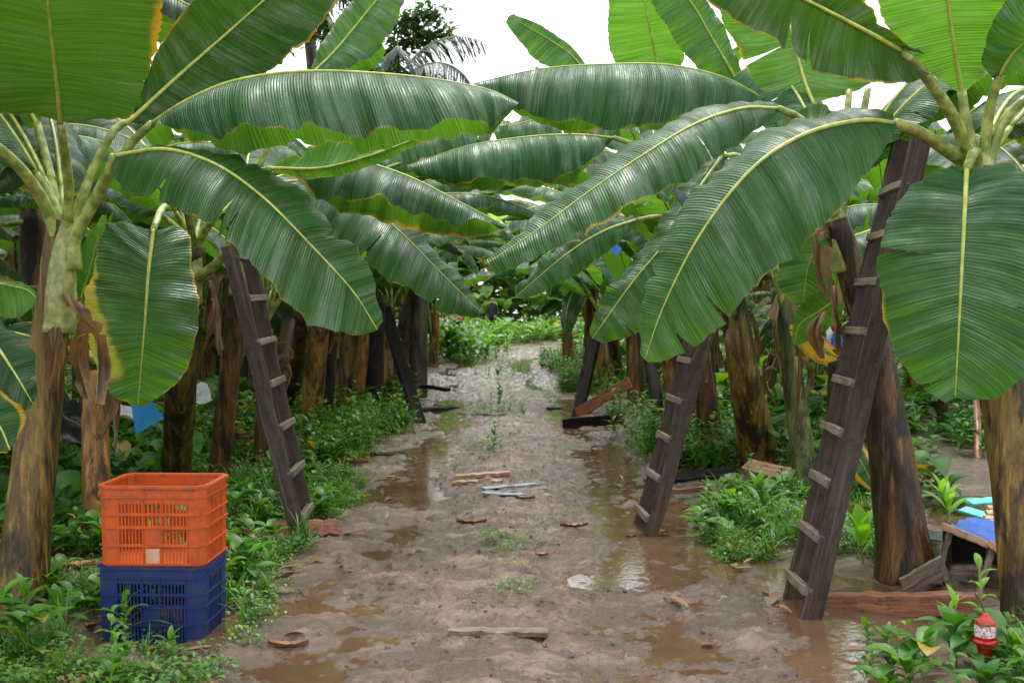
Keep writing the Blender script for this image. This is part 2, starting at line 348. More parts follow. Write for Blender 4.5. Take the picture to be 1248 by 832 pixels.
def crs(pts, n):
    """Catmull-Rom through pts, n samples, parameter by chord length"""
    p = np.asarray(pts, float)
    if len(p) == 2: return p[0]+(p[1]-p[0])*np.linspace(0, 1, n)[:, None]
    d = np.r_[0, np.cumsum(np.linalg.norm(np.diff(p, axis=0), axis=1))]; d = d/d[-1]
    q = np.vstack([2*p[0]-p[1], p, 2*p[-1]-p[-2]]); t = np.linspace(0, 1, n)
    k = np.clip(np.searchsorted(d, t, side='right')-1, 0, len(p)-2); f = ((t-d[k])/np.maximum(d[k+1]-d[k], 1e-9))[:, None]
    a, b, c, e = q[k], q[k+1], q[k+2], q[k+3]
    return .5*((2*b)+(-a+c)*f+(2*a-5*b+4*c-e)*f**2+(-a+3*b-3*c+e)*f**3)
def unit(v):
    return v/np.maximum(np.linalg.norm(v, axis=-1, keepdims=True), 1e-9)
def frames(C):
    T = unit(np.gradient(C, axis=0)); ref = np.array([0, 0, 1.]) if abs(T[:, 2]).mean() < .8 else np.array([0, 1., 0])
    S = unit(np.cross(T, ref)); U = np.cross(S, T); return T, S, U
def tube(C, rad, seg=10, cap=True, rfun=None):
    C = np.asarray(C, float); n = len(C); T, S, U = frames(C); rad = np.broadcast_to(rad, (n,))
    th = np.linspace(0, 2*np.pi, seg, endpoint=False)
    rr = rad[:, None]*(np.ones((n, seg)) if rfun is None else rfun(np.linspace(0, 1, n)[:, None], th[None, :]))
    V = C[:, None]+rr[..., None]*(np.cos(th)[None, :, None]*S[:, None]+np.sin(th)[None, :, None]*U[:, None])
    V = V.reshape(-1, 3); i = np.arange(n-1)[:, None]*seg; j = np.arange(seg)[None]; j2 = (j+1) % seg
    Fq = np.stack([i+j, i+j2, i+seg+j2, i+seg+j], -1).reshape(-1, 4); Fl = [tuple(f) for f in Fq]
    if cap: Fl += [tuple(range(seg))[::-1], tuple(range((n-1)*seg, n*seg))]
    return V, Fl
def boxmesh(ax, ay, az, c, sub=1, jit=0., seed=0, bev=.004):
    """plank: ax long axis vector (full length), ay width, az thickness; grain uv; chipped ends and slightly uneven edges"""
    ax, ay, az, c = (np.asarray(v, float) for v in (ax, ay, az, c)); r = np.random.default_rng(seed)
    n = sub+1; ly, lz = np.linalg.norm(ay), np.linalg.norm(az); by, bz = min(bev/ly, .3), min(bev/lz, .3)
    prof = [(-.5+by, -.5), (.5-by, -.5), (.5, -.5+bz), (.5, .5-bz), (.5-by, .5), (-.5+by, .5), (-.5, .5-bz), (-.5, -.5+bz)]
    V = []; UV = []; per = np.r_[0, np.cumsum([np.hypot((prof[(i+1) % 8][0]-prof[i][0])*ly, (prof[(i+1) % 8][1]-prof[i][1])*lz) for i in range(8)])]
    lx = np.linalg.norm(ax)
    for i in range(n):
        t = i/sub-.5; jy = r.normal(0, jit); jz = r.normal(0, jit*.5)
        for q, (a, b) in enumerate(prof):
            e = r.normal(0, jit*1.2) if jit else 0
            tt = t+(r.normal(0, jit)/lx*1.5 if i in (0, n-1) else 0)
            V.append(c+ax*tt+ay*(a+jy/ly+e/ly*.3)+az*(b+jz/lz)); UV.append((t*lx+.5*seed, per[q]))
    Fl = []
    for i in range(n-1):
        for q in range(8): Fl.append((i*8+q, i*8+(q+1) % 8, i*8+8+(q+1) % 8, i*8+8+q))
    Fl += [tuple(range(8))[::-1], tuple(range((n-1)*8, n*8))]
    # outward orientation
    if np.dot(np.cross(ay, az), ax) < 0: Fl = [f[::-1] for f in Fl]
    return V, Fl, UV
def plank(name, mat, parent, p0, p1, w, t, wdir=(0, 0, 1), jit=.003, seed=0, sub=10):
    p0 = np.asarray(p0, float); p1 = np.asarray(p1, float); ax = p1-p0; az = unit(np.cross(ax, np.asarray(wdir, float)))*t; ay = unit(np.cross(az, ax))*w
    V, Fl, UV = boxmesh(ax, ay, az, (p0+p1)/2, sub, jit, seed)
    return mk(name, V, Fl, mat, parent, {'metres': UV}, smooth=False)
class MB:
    def __init__(s): s.V = []; s.F = []
    def add(s, V, Fl):
        b = len(s.V); s.V += [tuple(v) for v in V]; s.F += [tuple(i+b for i in f) for f in Fl]
    def box(s, c, sz, rot=0.):
        c = np.asarray(c, float); h = np.asarray(sz, float)/2
        V = [c+np.array([x, y, z])*h for x in (-1, 1) for y in (-1, 1) for z in (-1, 1)]
        s.add(V, [(0, 1, 3, 2), (4, 6, 7, 5), (0, 4, 5, 1), (2, 3, 7, 6), (0, 2, 6, 4), (1, 5, 7, 3)])

# ------------------------------------------------------------------ banana leaf
CAMP = np.array([0, 0, CH])
def leaf_mesh(Mc, A, B, nt=9, bulge=.10, wave=.02, wf=3., seed=0, cuts=0, gap=.012, extra_pleat=.007):
    r = np.random.default_rng(seed); n = len(Mc); s = np.r_[0, np.cumsum(np.linalg.norm(np.diff(Mc, axis=0), axis=1))]
    T = unit(np.gradient(Mc, axis=0)); V = []; Fq = []; U1 = []; U2 = []; base = 0
    for side, E in ((-1, A), (1, B)):
        D = E-Mc; w = np.linalg.norm(D, axis=1); nn = unit(np.cross(T, D)*(-side)*-1.)
        nn = unit(np.cross(D, T))*(1 if side > 0 else -1)
        ph = r.uniform(0, 6.28, 4)
        cc = sorted(r.uniform(.12, .95, cuts)) if cuts else []
        bounds = [0.]+list(cc)+[1.]
        for q in range(len(bounds)-1):
            u0, u1 = bounds[q], bounds[q+1]; rows = max(3, int((u1-u0)*n)+1); us = np.linspace(u0, u1, rows); t = np.linspace(0, 1, nt)
            Ug, Tg = np.meshgrid(us, t, indexing='ij')
            g0 = gap*r.uniform(.3, 1.6) if u0 > 0 else 0; g1 = gap*r.uniform(.3, 1.6) if u1 < 1 else 0
            cs = r.uniform(.15, .6)                                  # split starts part-way out
            tt = np.clip((Tg-cs)/(1-cs), 0, 1)
            f = (Ug-u0)/(u1-u0); Ue = Ug+tt**1.3*(g0*(1-f)-g1*f)
            def itp(arr): 
                return np.stack([np.interp(Ue, np.linspace(0, 1, n), arr[:, k]) for k in range(3)], -1)
            m_ = itp(Mc); d_ = itp(D); n_ = unit(itp(nn)); wl = np.interp(Ue, np.linspace(0, 1, n), w); sl = np.interp(Ue, np.linspace(0, 1, n), s)
            off = bulge*wl*np.sin(np.pi*np.minimum(Tg, 1))*(1-.25*Tg)
            off += wave*Tg**1.6*(np.sin(sl*wf*6.28+ph[0]+.8*side)+.6*np.sin(sl*wf*2.3*6.28+ph[1])+.35*np.sin(sl*wf*5.1*6.28+ph[2]))*np.clip(wl/.12, 0, 1)
            off += extra_pleat*Tg**.6*(np.sin(sl*48+ph[3]+2*np.sin(sl*7))*(.3+vn(sl*3+seed, Tg*2, 8))+.35*np.sin(sl*150+ph[2])*vn(sl*5, Tg*0, 9))*np.clip(wl/.1, 0, 1)
            off += (wave*1.2*r.normal()*tt**1.2) if cuts else 0
            pos = m_+d_*Tg[..., None]+n_*off[..., None]
            # ragged margin
            pos += -d_*(Tg[..., None]**6)*(.07*vn(sl*9+seed, sl*0+side, 5)+.05*vn(sl*60, sl*0+side, 6))[..., None]
            V.append(pos.reshape(-1, 3)); U1.append(np.stack([sl-.22*Tg*wl, side*Tg*wl], -1).reshape(-1, 2)); U2.append(np.stack([Ue, .5+side*.5*Tg], -1).reshape(-1, 2))
            i = np.arange(rows-1)[:, None]*nt; j = np.arange(nt-1)[None]
            qd = np.stack([i+j, i+j+1, i+nt+j+1, i+nt+j], -1).reshape(-1, 4)+base
            if side < 0: qd = qd[:, ::-1]
            Fq.append(qd); base += rows*nt
    return np.vstack(V), np.vstack(Fq), np.vstack(U1), np.vstack(U2)
# orientation: with T along the leaf and B on its right (seen from above) face normals point to the upper side
def add_leaf(parent, Mp, Ap, Bp, yellow=.1, bright=1., mat='leaf', seed=0, n=70, rib=.013, name='leaf', label=None, ribmat='rib', **kw):
    Mc = crs(Mp, n); A = crs(Ap, n); B = crs(Bp, n)
    V, Fq, U1, U2 = leaf_mesh(Mc, A, B, seed=seed, **kw)
    o = mk(name, V, Fq, M[mat], parent, {'metres': U1, 'norm': U2}); o.color = (yellow, 0, bright, 1)
    if label: o['label'] = label
    if rib:
        Cv, Fl = tube(Mc, np.linspace(rib, rib*.22, n), 8); mk('midrib', Cv, Fl, M[ribmat], o)
    return o
def stalk(parent, pts, r0, r1, n=18, name='petiole', mat='petiole'):
    p0 = np.asarray(pts[0], float); ax = rootloc(parent); inn = p0-np.array([0, 0, .16]); pts = [inn]+list(pts)
    C = crs(pts, n); V, Fl = tube(C, np.linspace(r0, r1, n)*(1+.12*np.linspace(1, 0, n)**4), 12, rfun=lambda t, th: 1-.22*np.exp(-((th-np.pi/2)/.5)**2)+0*t)
    return mk(name, V, Fl, M[mat], parent)
def hero(parent, mid, a, b, face, pet=None, pr=(.032, .02), **kw):
    """mid/a/b: (px,py,Y) lists; face='top' or 'under' says which side of half a is turned to the camera"""
    Mp = [P(*q) for q in mid]; Ap = [P(*q) for q in a]; Bp = [P(*q) for q in b]
    Mc = crs(Mp, 21); Ac = crs(Ap, 21); i = 10
    T = Mc[i+1]-Mc[i-1]; nA = np.cross(T, Ac[i]-Mc[i])          # A taken on the left: T x (A-M) is the upper side
    up_to_cam = np.dot(nA, CAMP-Mc[i]) > 0
    if (face == 'top') != up_to_cam: Ap, Bp = Bp, Ap
    o = add_leaf(parent, Mp, Ap, Bp, **kw)
    if pet: stalk(parent, [P(*q) if len(q) == 3 else q for q in pet]+[Mp[0]], pr[0], pr[1])
    return o

# ------------------------------------------------------------------ pseudostem
def pseudostem(parent, pts, r0, r1, mat, seed=0, seg=28, n=34):
    C = crs(pts, n); r = np.random.default_rng(seed); ph = r.uniform(0, 6.28, 3); m = r.integers(3, 5)
    t = np.linspace(0, 1, n)
    rad = r0+(r1-r0)*t**.8; rad = rad*(1+.16*np.exp(-(t/.07)**2))
    def rf(tt, th):
        saw = np.mod(th*m/6.283+.35*tt*np.sin(ph[0])+ph[1], 1.)
        saw2 = np.mod(-th*2/6.283+.5*tt+ph[2], 1.)
        return .93+.10*saw**3+.05*saw2**4+.035*np.sin(th*2+3*tt+ph[0])+.07*(vn(th/6.283*6+seed, tt*9, 3)-.5)
    V, Fl = tube(C, rad, seg, rfun=rf); return mk('pseudostem', V, Fl, mat, parent)
def dry_leaves(parent, top, rad, k, seed, length=.7, mat='leaf_dry'):
    r = np.random.default_rng(seed)
    for i in range(k):
        a = r.uniform(0, 6.28); L = length*r.uniform(.6, 1.2); d = np.array([math.cos(a), math.sin(a), 0]); s = np.array([-d[1], d[0], 0]); w = r.uniform(.018, .060)
        c = np.asarray(top)+np.array([0, 0, -r.uniform(0, .25)])
        Mp = [c+d*rad*.8, c+d*(rad+.07)+[0, 0, .02], c+d*(rad+.10)+[0, 0, -L*.4]+s*r.normal(0, .03), c+d*(rad+.04)+[0, 0, -L]+s*r.normal(0, .06)]
        Ap = [Mp[0], Mp[1]+s*w*.7, Mp[2]+s*w+d*.03, Mp[3]+s*w*.4]; Bp = [Mp[0], Mp[1]-s*w*.7, Mp[2]-s*w*.9+d*.04, Mp[3]-s*w*.3]
        add_leaf(parent, Mp, Ap, Bp, mat=mat, seed=int(seed*10+i), n=24, rib=.005, name='dry_leaf', ribmat='petiole', wave=.03, wf=2.6, bulge=.3, extra_pleat=.0, cuts=int(r.integers(0, 3)), gap=.03, nt=5)
def prof(u): return (np.sin(np.pi*np.clip(u, 0, 1)**.72)**.62)*.98+.02*(1-u)
def generic_leaf(parent, crown, az, L, W, el=65, arch=105, pet=.35, droop=(25, 55), seed=0, n=26, yellow=.1, bright=1., cuts=3, mat='leaf', twist=0, nt=5, rib=.013):
    """arching leaf: leaves the crown at elevation el (deg) and has turned arch degrees down by the tip"""
    r = np.random.default_rng(seed); az = R(az); tot = L+pet; m = 30; p = np.array(crown, float); pts = [p.copy()]; e = R(el)
    for i in range(m):
        f = (i+.5)/m; ee = e-R(arch)*f**1.35; a2 = az+R(twist)*f
        p = p+np.array([math.cos(ee)*math.cos(a2), math.cos(ee)*math.sin(a2), math.sin(ee)])*tot/m; pts.append(p.copy())
    C = crs(pts, 60); k = max(2, int(60*pet/tot)); Pt = C[:k+1]; Mc = crs(C[k:], n)
    T = unit(np.gradient(Mc, axis=0)); S = unit(np.cross(T, np.array([0, 0, 1.]))); Un = np.cross(S, T); u = np.linspace(0, 1, n)
    w = W*prof(u); dr = R(droop[0])+(R(droop[1])-R(droop[0]))*u; asy = r.uniform(-.25, .25)
    dl = (dr+asy)[:, None]; dl2 = (dr-asy)[:, None]
    B = Mc+w[:, None]*(S*np.cos(dl)-Un*np.sin(dl))+T*.06*W; A = Mc+w[:, None]*(-S*np.cos(dl2)-Un*np.sin(dl2))+T*.06*W
    V, Fq, U1, U2 = leaf_mesh(Mc, A, B, nt=nt, bulge=.13, wave=.022, wf=2.2, seed=seed, cuts=cuts, gap=.010)
    o = mk('leaf', V, Fq, M[mat], parent, {'metres': U1, 'norm': U2}); o.color = (yellow, 0, bright, 1)
    if rib:
        Cv, Fl = tube(np.vstack([Mc]), np.linspace(rib, rib*.25, n), 6); mk('midrib', Cv, Fl, M['rib'], o)
        Cv, Fl = tube(crs(Pt, 10), np.linspace(rib*2.6, rib*1.2, 10), 8); mk('petiole', Cv, Fl, M['petiole'], parent)
    return o
# ------------------------------------------------------------------ setting
xs = np.unique(np.concatenate([-np.geomspace(3.2, 90, 40)[::-1], np.linspace(-3.2, -1.9, 34), np.linspace(-1.9, 2.4, 190), np.linspace(2.4, 6, 60), np.geomspace(6, 90, 34)]))
yl = [3.2]
while yl[-1] < 130: yl.append(yl[-1]+.0048*yl[-1])
ys = np.concatenate([np.linspace(-12, 3.1, 30), yl])
Xg, Yg = np.meshgrid(xs, ys, indexing='ij'); Zg = ground(Xg, Yg)
ii = np.arange(len(xs)-1)[:, None]*len(ys); jj = np.arange(len(ys)-1)[None]
q = np.stack([ii+jj, ii+len(ys)+jj, ii+len(ys)+jj+1, ii+jj+1], -1).reshape(-1, 4)
tag(mk('ground', np.stack([Xg, Yg, Zg], -1).reshape(-1, 3), q, M['mud']), kind='structure')
wy = np.concatenate([np.linspace(3, 50, 95)]); wv = []
for y in wy:
    c = float(cx(y)); wv += [(c-1.6, y, WATER), (c+2.6, y, WATER)]
tag(mk('puddle_water', wv, [(2*i, 2*i+1, 2*i+3, 2*i+2) for i in range(len(wy)-1)], M['water']), kind='structure')
tag(mk('puddle_water', [(2.9, 7.4, -.012), (5.2, 7.4, -.012), (5.2, 10.2, -.012), (2.9, 10.2, -.012)], [(0, 1, 2, 3)], M['water']), kind='structure')

# ------------------------------------------------------------------ weeds: templates baked into single stuff meshes
def lance(L, W, n=4, curl=.5, fold=.25):
    V = []; t = np.linspace(0, 1, n+1)
    for x in t:
        w = W*math.sin(math.pi*min(1, x*.93+.05))**.8; z = curl*L*(.8*x-1.05*x*x)
        V += [(x*L, -w, z+fold*w), (x*L, 0, z), (x*L, w, z+fold*w)]
    Fq = []
    for i in range(n):
        Fq += [(3*i, 3*i+3, 3*i+4, 3*i+1), (3*i+1, 3*i+4, 3*i+5, 3*i+2)]
    return np.array(V), np.array(Fq)
def rotz(a): c, s = math.cos(a), math.sin(a); return np.array([[c, -s, 0], [s, c, 0], [0, 0, 1]])
def roty(a): c, s = math.cos(a), math.sin(a); return np.array([[c, 0, s], [0, 1, 0], [-s, 0, c]])
def place(V, az, pitch, off, s=1.): return (V*s)@roty(-pitch).T@rotz(az).T+np.asarray(off)
def herb(kind, r):
    """returns leaf V,F arrays and stalk V,F of one plant of the undergrowth, about unit size in metres"""
    Vs = []; Fs = []; b = 0
    def put(V, Fq):
        nonlocal b
        Vs.append(V); Fs.append(Fq+b); b += len(V)
    if kind == 'creeper':
        for i in range(20):
            a = r.uniform(0, 6.28); d = r.uniform(0, .13); V, Fq = lance(r.uniform(.02, .038), r.uniform(.008, .014), 2, .4)
            put(place(V, r.uniform(0, 6.28), r.uniform(-.2, .9), (d*math.cos(a), d*math.sin(a), r.uniform(.01, .10)*(1-d*3))), Fq)
    elif kind == 'herb':
        lean = r.uniform(-.3, .3, 2); H = r.uniform(.14, .30); k = int(r.integers(5, 8))
        for i in range(k):
            z = H*(i+1)/k; a0 = i*1.7
            for sgn in (0, math.pi):
                V, Fq = lance(r.uniform(.06, .10)*(1.15-.55*i/k), r.uniform(.010, .019), 3, .6)
                put(place(V, a0+sgn+r.normal(0, .3), r.uniform(.1, .9), (lean[0]*z, lean[1]*z, z)), Fq)
        V, Fq = lance(H, .004, 3, 0, 0); put(place(V, math.atan2(lean[1], lean[0]), math.pi/2-.25, (0, 0, 0)), Fq)
    elif kind == 'grass':
        for i in range(16):
            V, Fq = lance(r.uniform(.12, .30), r.uniform(.003, .006), 5, r.uniform(.4, 1.1)); put(place(V, r.uniform(0, 6.28), r.uniform(.6, 1.4), (r.normal(0, .015), r.normal(0, .015), 0)), Fq)
    elif kind == 'broad':
        for i in range(8):
            V, Fq = lance(r.uniform(.10, .19), r.uniform(.028, .05), 4, .55, .35); z = r.uniform(.03, .2); put(place(V, r.uniform(0, 6.28), r.uniform(0, .8), (r.normal(0, .02), r.normal(0, .02), z)), Fq)
    return np.vstack(Vs), np.vstack(Fs)
r_ = np.random.default_rng(3); TPL = {k: [herb(k, r_) for _ in range(6)] for k in ('creeper', 'herb', 'grass', 'broad')}
def scatter(name, kinds, XY, scale, mat, r, label, cat, zoff=0.):
    Vs = []; Fs = []; b = 0; A_ = np.array(XY); Z_ = ground(A_[:, 0], A_[:, 1])
    for (x, y), zz in zip(XY, Z_):
        k = kinds[int(r.integers(len(kinds)))]; V, Fq = TPL[k][int(r.integers(6))]; s = scale*r.uniform(.65, 1.35)
        W = (V*s)@rotz(r.uniform(0, 6.28)).T; W = W+np.array([x, y, zz-.005+zoff]); Vs.append(W); Fs.append(Fq+b); b += len(W)
    o = mk(name, np.vstack(Vs), np.vstack(Fs), M[mat]); tag(o, label, cat, kind='stuff'); return o
EXC = [(G(px, py)[0], G(px, py)[1], rr_) for px, py, rr_ in ((850, 598, .55), (900, 590, .5), (945, 590, .4), (300, 575, .5), (238, 600, .4), (75, 700, .35), (1050, 745, .45), (1150, 745, .5), (1200, 748, .55), (1200, 770, .3), (1120, 745, .45), (424, 572, .3), (395, 650, .35), (740, 520, .45), (740, 498, .7), (345, 652, .3))]
def bandpts(n, y0, y1, d0, d1, side, r, thr=.40, power=1., edge=.22):
    out = []; tries = 0
    while len(out) < n and tries < n*20:
        tries += 1; y = y0+(y1-y0)*r.random()**power; d = d0+(d1-d0)*r.random()**1.2; d += edge*(vn(y*1.1, 0, 77+side)-.5)*2; x = float(cx(y))+side*d
        if vn(x*1.6, y*1.6, 91) < thr*r.uniform(.6, 1.4): continue
        if any((x-ex)**2+(y-ey)**2 < er*er*r.uniform(.6, 1.2) for ex, ey, er in EXC): continue
        if side > 0 and y < 7.3 and abs(x-1.75) < .48+.12*vn(y*3, 0, 5) and not (y < 5.05): continue       # flooded strip beside the near ladder
        if side > 0 and y > 6.5 and abs(x-float(LX(y))) < .75: continue
        if -2.15 < x < -1.38 and (5.35 if edge > .1 else 5.0) < y < 6.15: continue
        if -2.1 < x < -1.3 and 4.9 < y < 5.5 and r.random() < .85: continue
        out.append((x, y))
    return out
r = np.random.default_rng(5)
scatter('creeping_weeds', ['creeper'], bandpts(1500, 4.6, 11, 1.42, 2.7, -1, r, .5)+bandpts(1000, 4.6, 11, 1.55, 2.9, 1, r, .55), .85, 'weed', r, 'low small-leaved creeping weeds along both edges of the muddy path', 'weeds')
scatter('creeping_weeds', ['creeper', 'creeper', 'herb'], bandpts(1900, 11, 30, 1.4, 3.0, -1, r, .45, 1.3)+bandpts(1900, 11, 32, 1.4, 3.0, 1, r, .45, 1.3), 1.35, 'weed', r, 'low bright weeds lining the far half of the path', 'weeds')
scatter('leafy_herbs', ['herb', 'herb', 'broad'], bandpts(330, 4.6, 10, 1.55, 3.2, -1, r, .3)+bandpts(130, 6.8, 10, 1.55, 3.2, 1, r, .4)+bandpts(50, 4.4, 5.2, 1.45, 3.0, 1, r, .2)+bandpts(380, 10, 26, 1.7, 3.2, -1, r, .4)+bandpts(380, 10, 26, 1.7, 3.2, 1, r, .4), .82, 'weed', r, 'narrow-leaved herbs growing among the trunks beside the path', 'herbs')
scatter('grass_tufts', ['grass'], bandpts(300, 5.0, 12, 1.45, 3.0, -1, r, .4)+bandpts(260, 4.6, 12, 1.6, 3.0, 1, r, .3), .8, 'weed', r, 'thin grass tufts among the weeds near the path', 'grass')
# middle strip tufts on the path
mid = []
for (px, py, n, s) in ((622, 668, 12, .07), (620, 714, 7, .08), (590, 655, 3, .03), (660, 640, 3, .04), (600, 545, 8, .12), (607, 500, 16, .20), (608, 458, 26, .30), (604, 440, 16, .3), (700, 628, 2, .05)):
    g = G(px, py)
    for _ in range(n): mid.append((g[0]+r.normal(0, s), g[1]+r.normal(0, s*2.2)))
midn = [p for p in mid if p[1] < 9]; midf = [p for p in mid if p[1] >= 9]
scatter('path_weeds', ['creeper'], midn, .75, 'weed', r, 'small weed tufts growing along the raised middle of the muddy path', 'weeds')
scatter('path_weeds', ['creeper', 'herb', 'creeper'], midf, 1.15, 'weed', r, 'weed tufts on the raised middle of the far path', 'weeds')
fx = []
for i in range(2600):
    y = r.uniform(9, 70); s_ = 1 if r.random() < .5 else -1; x = float(cx(y))+s_*r.uniform(2.4, 18)
    if s_ > 0 and y < 13 and abs(x-float(LX(y))) < .8: continue
    fx.append((x, y))
scatter('undergrowth', ['broad', 'herb'], fx, 2.4, 'weed', r, 'dense green undergrowth spreading between the outer banana rows', 'undergrowth')
fx = [(float(cx(y))+s_*r.uniform(1.5, 5.0), y) for y in r.uniform(33, 58, 1500) for s_ in ((-1,) if r.random() < .6 else (1,))]
scatter('undergrowth', ['herb', 'broad', 'grass'], fx, 2.6, 'weed', r, 'tall pale green weeds where the path bends away', 'undergrowth')

fx = [(r.uniform(-6.5, -2.9), r.uniform(6, 14)) for _ in range(520)]+[(r.uniform(2.9, 8), r.uniform(11.5, 22)) for _ in range(520)]+[(r.uniform(2.6, 3.6), r.uniform(9, 12)) for _ in range(60)]
scatter('undergrowth', ['broad', 'herb', 'broad'], fx, 1.35, 'deep', r, 'dark broad leaved undergrowth between the first and second banana rows', 'undergrowth')
Vs = []; Fs = []; b = 0
for i in range(6500):                                             # closed thicket round the plantation
    q = r.random()
    if q < .6: x = r.uniform(-32, 40); y = r.uniform(56, 64)
    elif q < .8: x = r.uniform(-27, -22); y = r.uniform(12, 60)
    else: x = r.uniform(22, 28); y = r.uniform(12, 60)
    z = 5.6*r.random()**1.3*(.75+.4*vn(x*.25, y*.25, 8)); V, Fq = TPL['broad'][int(r.integers(6))]; V = (V*r.uniform(3.5, 7))@rotz(r.uniform(0, 6.28)).T+np.array([x, y, z]); Vs.append(V); Fs.append(Fq+b); b += len(V)
tag(mk('far_thicket', np.vstack(Vs), np.vstack(Fs), M['mist_weed']), 'thicket with distant haze painted into its pale green leaves closing off the plantation far behind the rows', 'thicket', kind='stuff')
# clods and crumbs of mud on the path
Vs = []; Fs = []; b = 0
for i in range(1500):
    y = 4.3+9*r.random()**1.5; x = r.normal(.15, .75)
    if abs(x) > 1.6: continue
    z = gz(x, y)
    if z < WATER+.004: continue
    s = (.003+.013*r.random()**4); k = 6
    ring = [(math.cos(a)*s*r.uniform(.7, 1.4), math.sin(a)*s*r.uniform(.6, 1.1), 0) for a in np.linspace(0, 6.28, k, endpoint=False)]
    V = [(x+p[0], y+p[1], z-.003) for p in ring]+[(x+p[0]*.6, y+p[1]*.6, z+s*r.uniform(.35, .8)) for p in ring]+[(x, y, z+s*.8)]
    Vs += V; Fs += [(b+q, b+(q+1) % k, b+k+(q+1) % k, b+k+q) for q in range(k)]+[(b+k+q, b+k+(q+1) % k, b+2*k) for q in range(k)]; b += 2*k+1
M['clod'] = rib_material('dark_soil_crumb', (.035, .02, .014), (.13, .085, .065))
tag(mk('mud_crumbs', Vs, Fs, M['clod']), 'scattered crumbs of dark soil and plant litter on the muddy path', 'debris', kind='stuff')

pf = [(P(560, 400, y)[0]+r.normal(0, .5), y) for y in r.uniform(30, 34.5, 60)]
scatter('undergrowth', ['herb', 'broad', 'herb'], pf, 3.6, 'weed', r, 'tall weeds in front of the person in pink', 'undergrowth')
cl_ = []
for i in range(9000):
    y = 4.3+10*r.random()**1.4; cl_.append((r.uniform(-1.5, 2.0), y, (.004+.018*r.random()**3)))
cl_ = np.array(cl_); zz = ground(cl_[:, 0], cl_[:, 1]); Vs = []; Fs = []; b = 0; oct_ = np.array([(1, 0, 0), (.3, 1, 0), (-.8, .5, 0), (-.7, -.6, 0), (.4, -1, 0), (0, 0, .8)])
for (x, y, s_), z in zip(cl_, zz):
    if z < WATER-.002 or vn(x*2.5, y*2.5, 13) < .42: continue
    Vs.append((oct_*s_*r.uniform(.6, 1.3, (6, 3)))@rotz(r.uniform(0, 6.28)).T+[x, y, z-.001]); Fs += [(b+q, b+(q+1) % 5, b+5) for q in range(5)]; b += 6
tag(mk('mud_lumps', np.vstack(Vs), Fs, M['mud']), 'small wet lumps of mud squeezed up all over the path', 'mud', kind='stuff')

Vs = []; Fs = []; b = 0; lx = []
for i in range(900):
    y = 4.6+14*r.random()**1.3; sd_ = -1 if r.random() < .5 else 1; lx.append((float(cx(y))+sd_*r.uniform(.9, 3.6)**1., y))
lx = np.array(lx); zz = ground(lx[:, 0], lx[:, 1])
for (x, y), z in zip(lx, zz):
    if abs(x) < 1.4 and r.random() < .7: continue
    V, Fq = lance(r.uniform(.05, .22), r.uniform(.008, .035), 5, r.uniform(-.3, .5), r.uniform(-.3, .6)); V = place(V, r.uniform(0, 6.28), r.uniform(-.05, .25), (x, y, max(z, WATER)+.008)); Vs.append(V); Fs.append(Fq+b); b += len(V)
tag(mk('leaf_litter', np.vstack(Vs), np.vstack(Fs), M['litter']), 'brown dead leaf scraps scattered over the verges and mud', 'leaf litter', kind='stuff')

# ------------------------------------------------------------------ hero banana plants, left row
def stem_root(name_px, py, label, group='banana plants along the left side of the path', Y=None):
    b = G(name_px, py); 
    return empty('banana_plant', b, label, 'banana plant', group), b
LG = 'banana plants along the left side of the path'; RG = 'banana plants along the right side of the path'
def plant(px, py, top, r0, r1, mat, label, group, seed, dry=0, mids=()):
    b = G(px, py); e = empty('banana_plant', b, label, 'banana plant', group)
    pseudostem(e, [b-np.array([0, 0, .06])]+[P(*m_) for m_ in mids]+[P(*top)], r0, r1, M[mat], seed)
    if dry: dry_leaves(e, P(*top), r1, dry, seed)
    return e, b
# plant A (nearest left)
eA, bA = plant(22, 738, (78, 268, 6.15), .135, .085, 'stem_gold', 'nearest banana plant at left with golden brown trunk and fan of big leaves overhead', LG, 11, mids=[(52, 480, 6.2)])
cA = (80, 285, 6.15)
hero(eA, [(74, 150, 5.7), (68, 90, 5.45), (58, 0, 5.1), (50, -90, 4.8)], [(100, 146, 5.7), (165, 142, 5.6), (196, 70, 5.35), (200, 10, 5.1), (170, -80, 4.8)],
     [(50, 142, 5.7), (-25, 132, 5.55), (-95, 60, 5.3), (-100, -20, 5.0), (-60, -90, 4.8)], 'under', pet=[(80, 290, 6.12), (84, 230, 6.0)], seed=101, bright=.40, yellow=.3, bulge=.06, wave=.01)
hero(eA, [(158, 148, 6.3), (215, 95, 6.4), (300, 20, 6.5), (400, -70, 6.5)], [(170, 152, 6.3), (250, 132, 6.35), (330, 88, 6.4), (385, 45, 6.45), (440, -40, 6.5)],
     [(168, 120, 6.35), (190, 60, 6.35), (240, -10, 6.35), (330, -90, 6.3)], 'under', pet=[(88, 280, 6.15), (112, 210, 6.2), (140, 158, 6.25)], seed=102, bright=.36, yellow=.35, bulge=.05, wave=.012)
hero(eA, [(186, 150, 5.9), (230, 122, 5.8), (290, 98, 5.7), (380, 87, 5.6), (500, 93, 5.5), (590, 108, 5.5), (632, 126, 5.5)],
     [(190, 154, 5.88), (235, 160, 5.62), (300, 168, 5.45), (400, 160, 5.35), (500, 164, 5.28), (585, 154, 5.3), (628, 130, 5.48)],
     [(192, 154, 5.95), (240, 176, 5.95), (300, 184, 5.9), (400, 183, 5.85), (490, 180, 5.8), (580, 174, 5.7), (620, 140, 5.55)], 'top', pet=[(92, 285, 6.12), (120, 235, 6.05), (160, 175, 5.95)], seed=103, yellow=.18, bulge=.16, wave=0.045, wf=1.3)
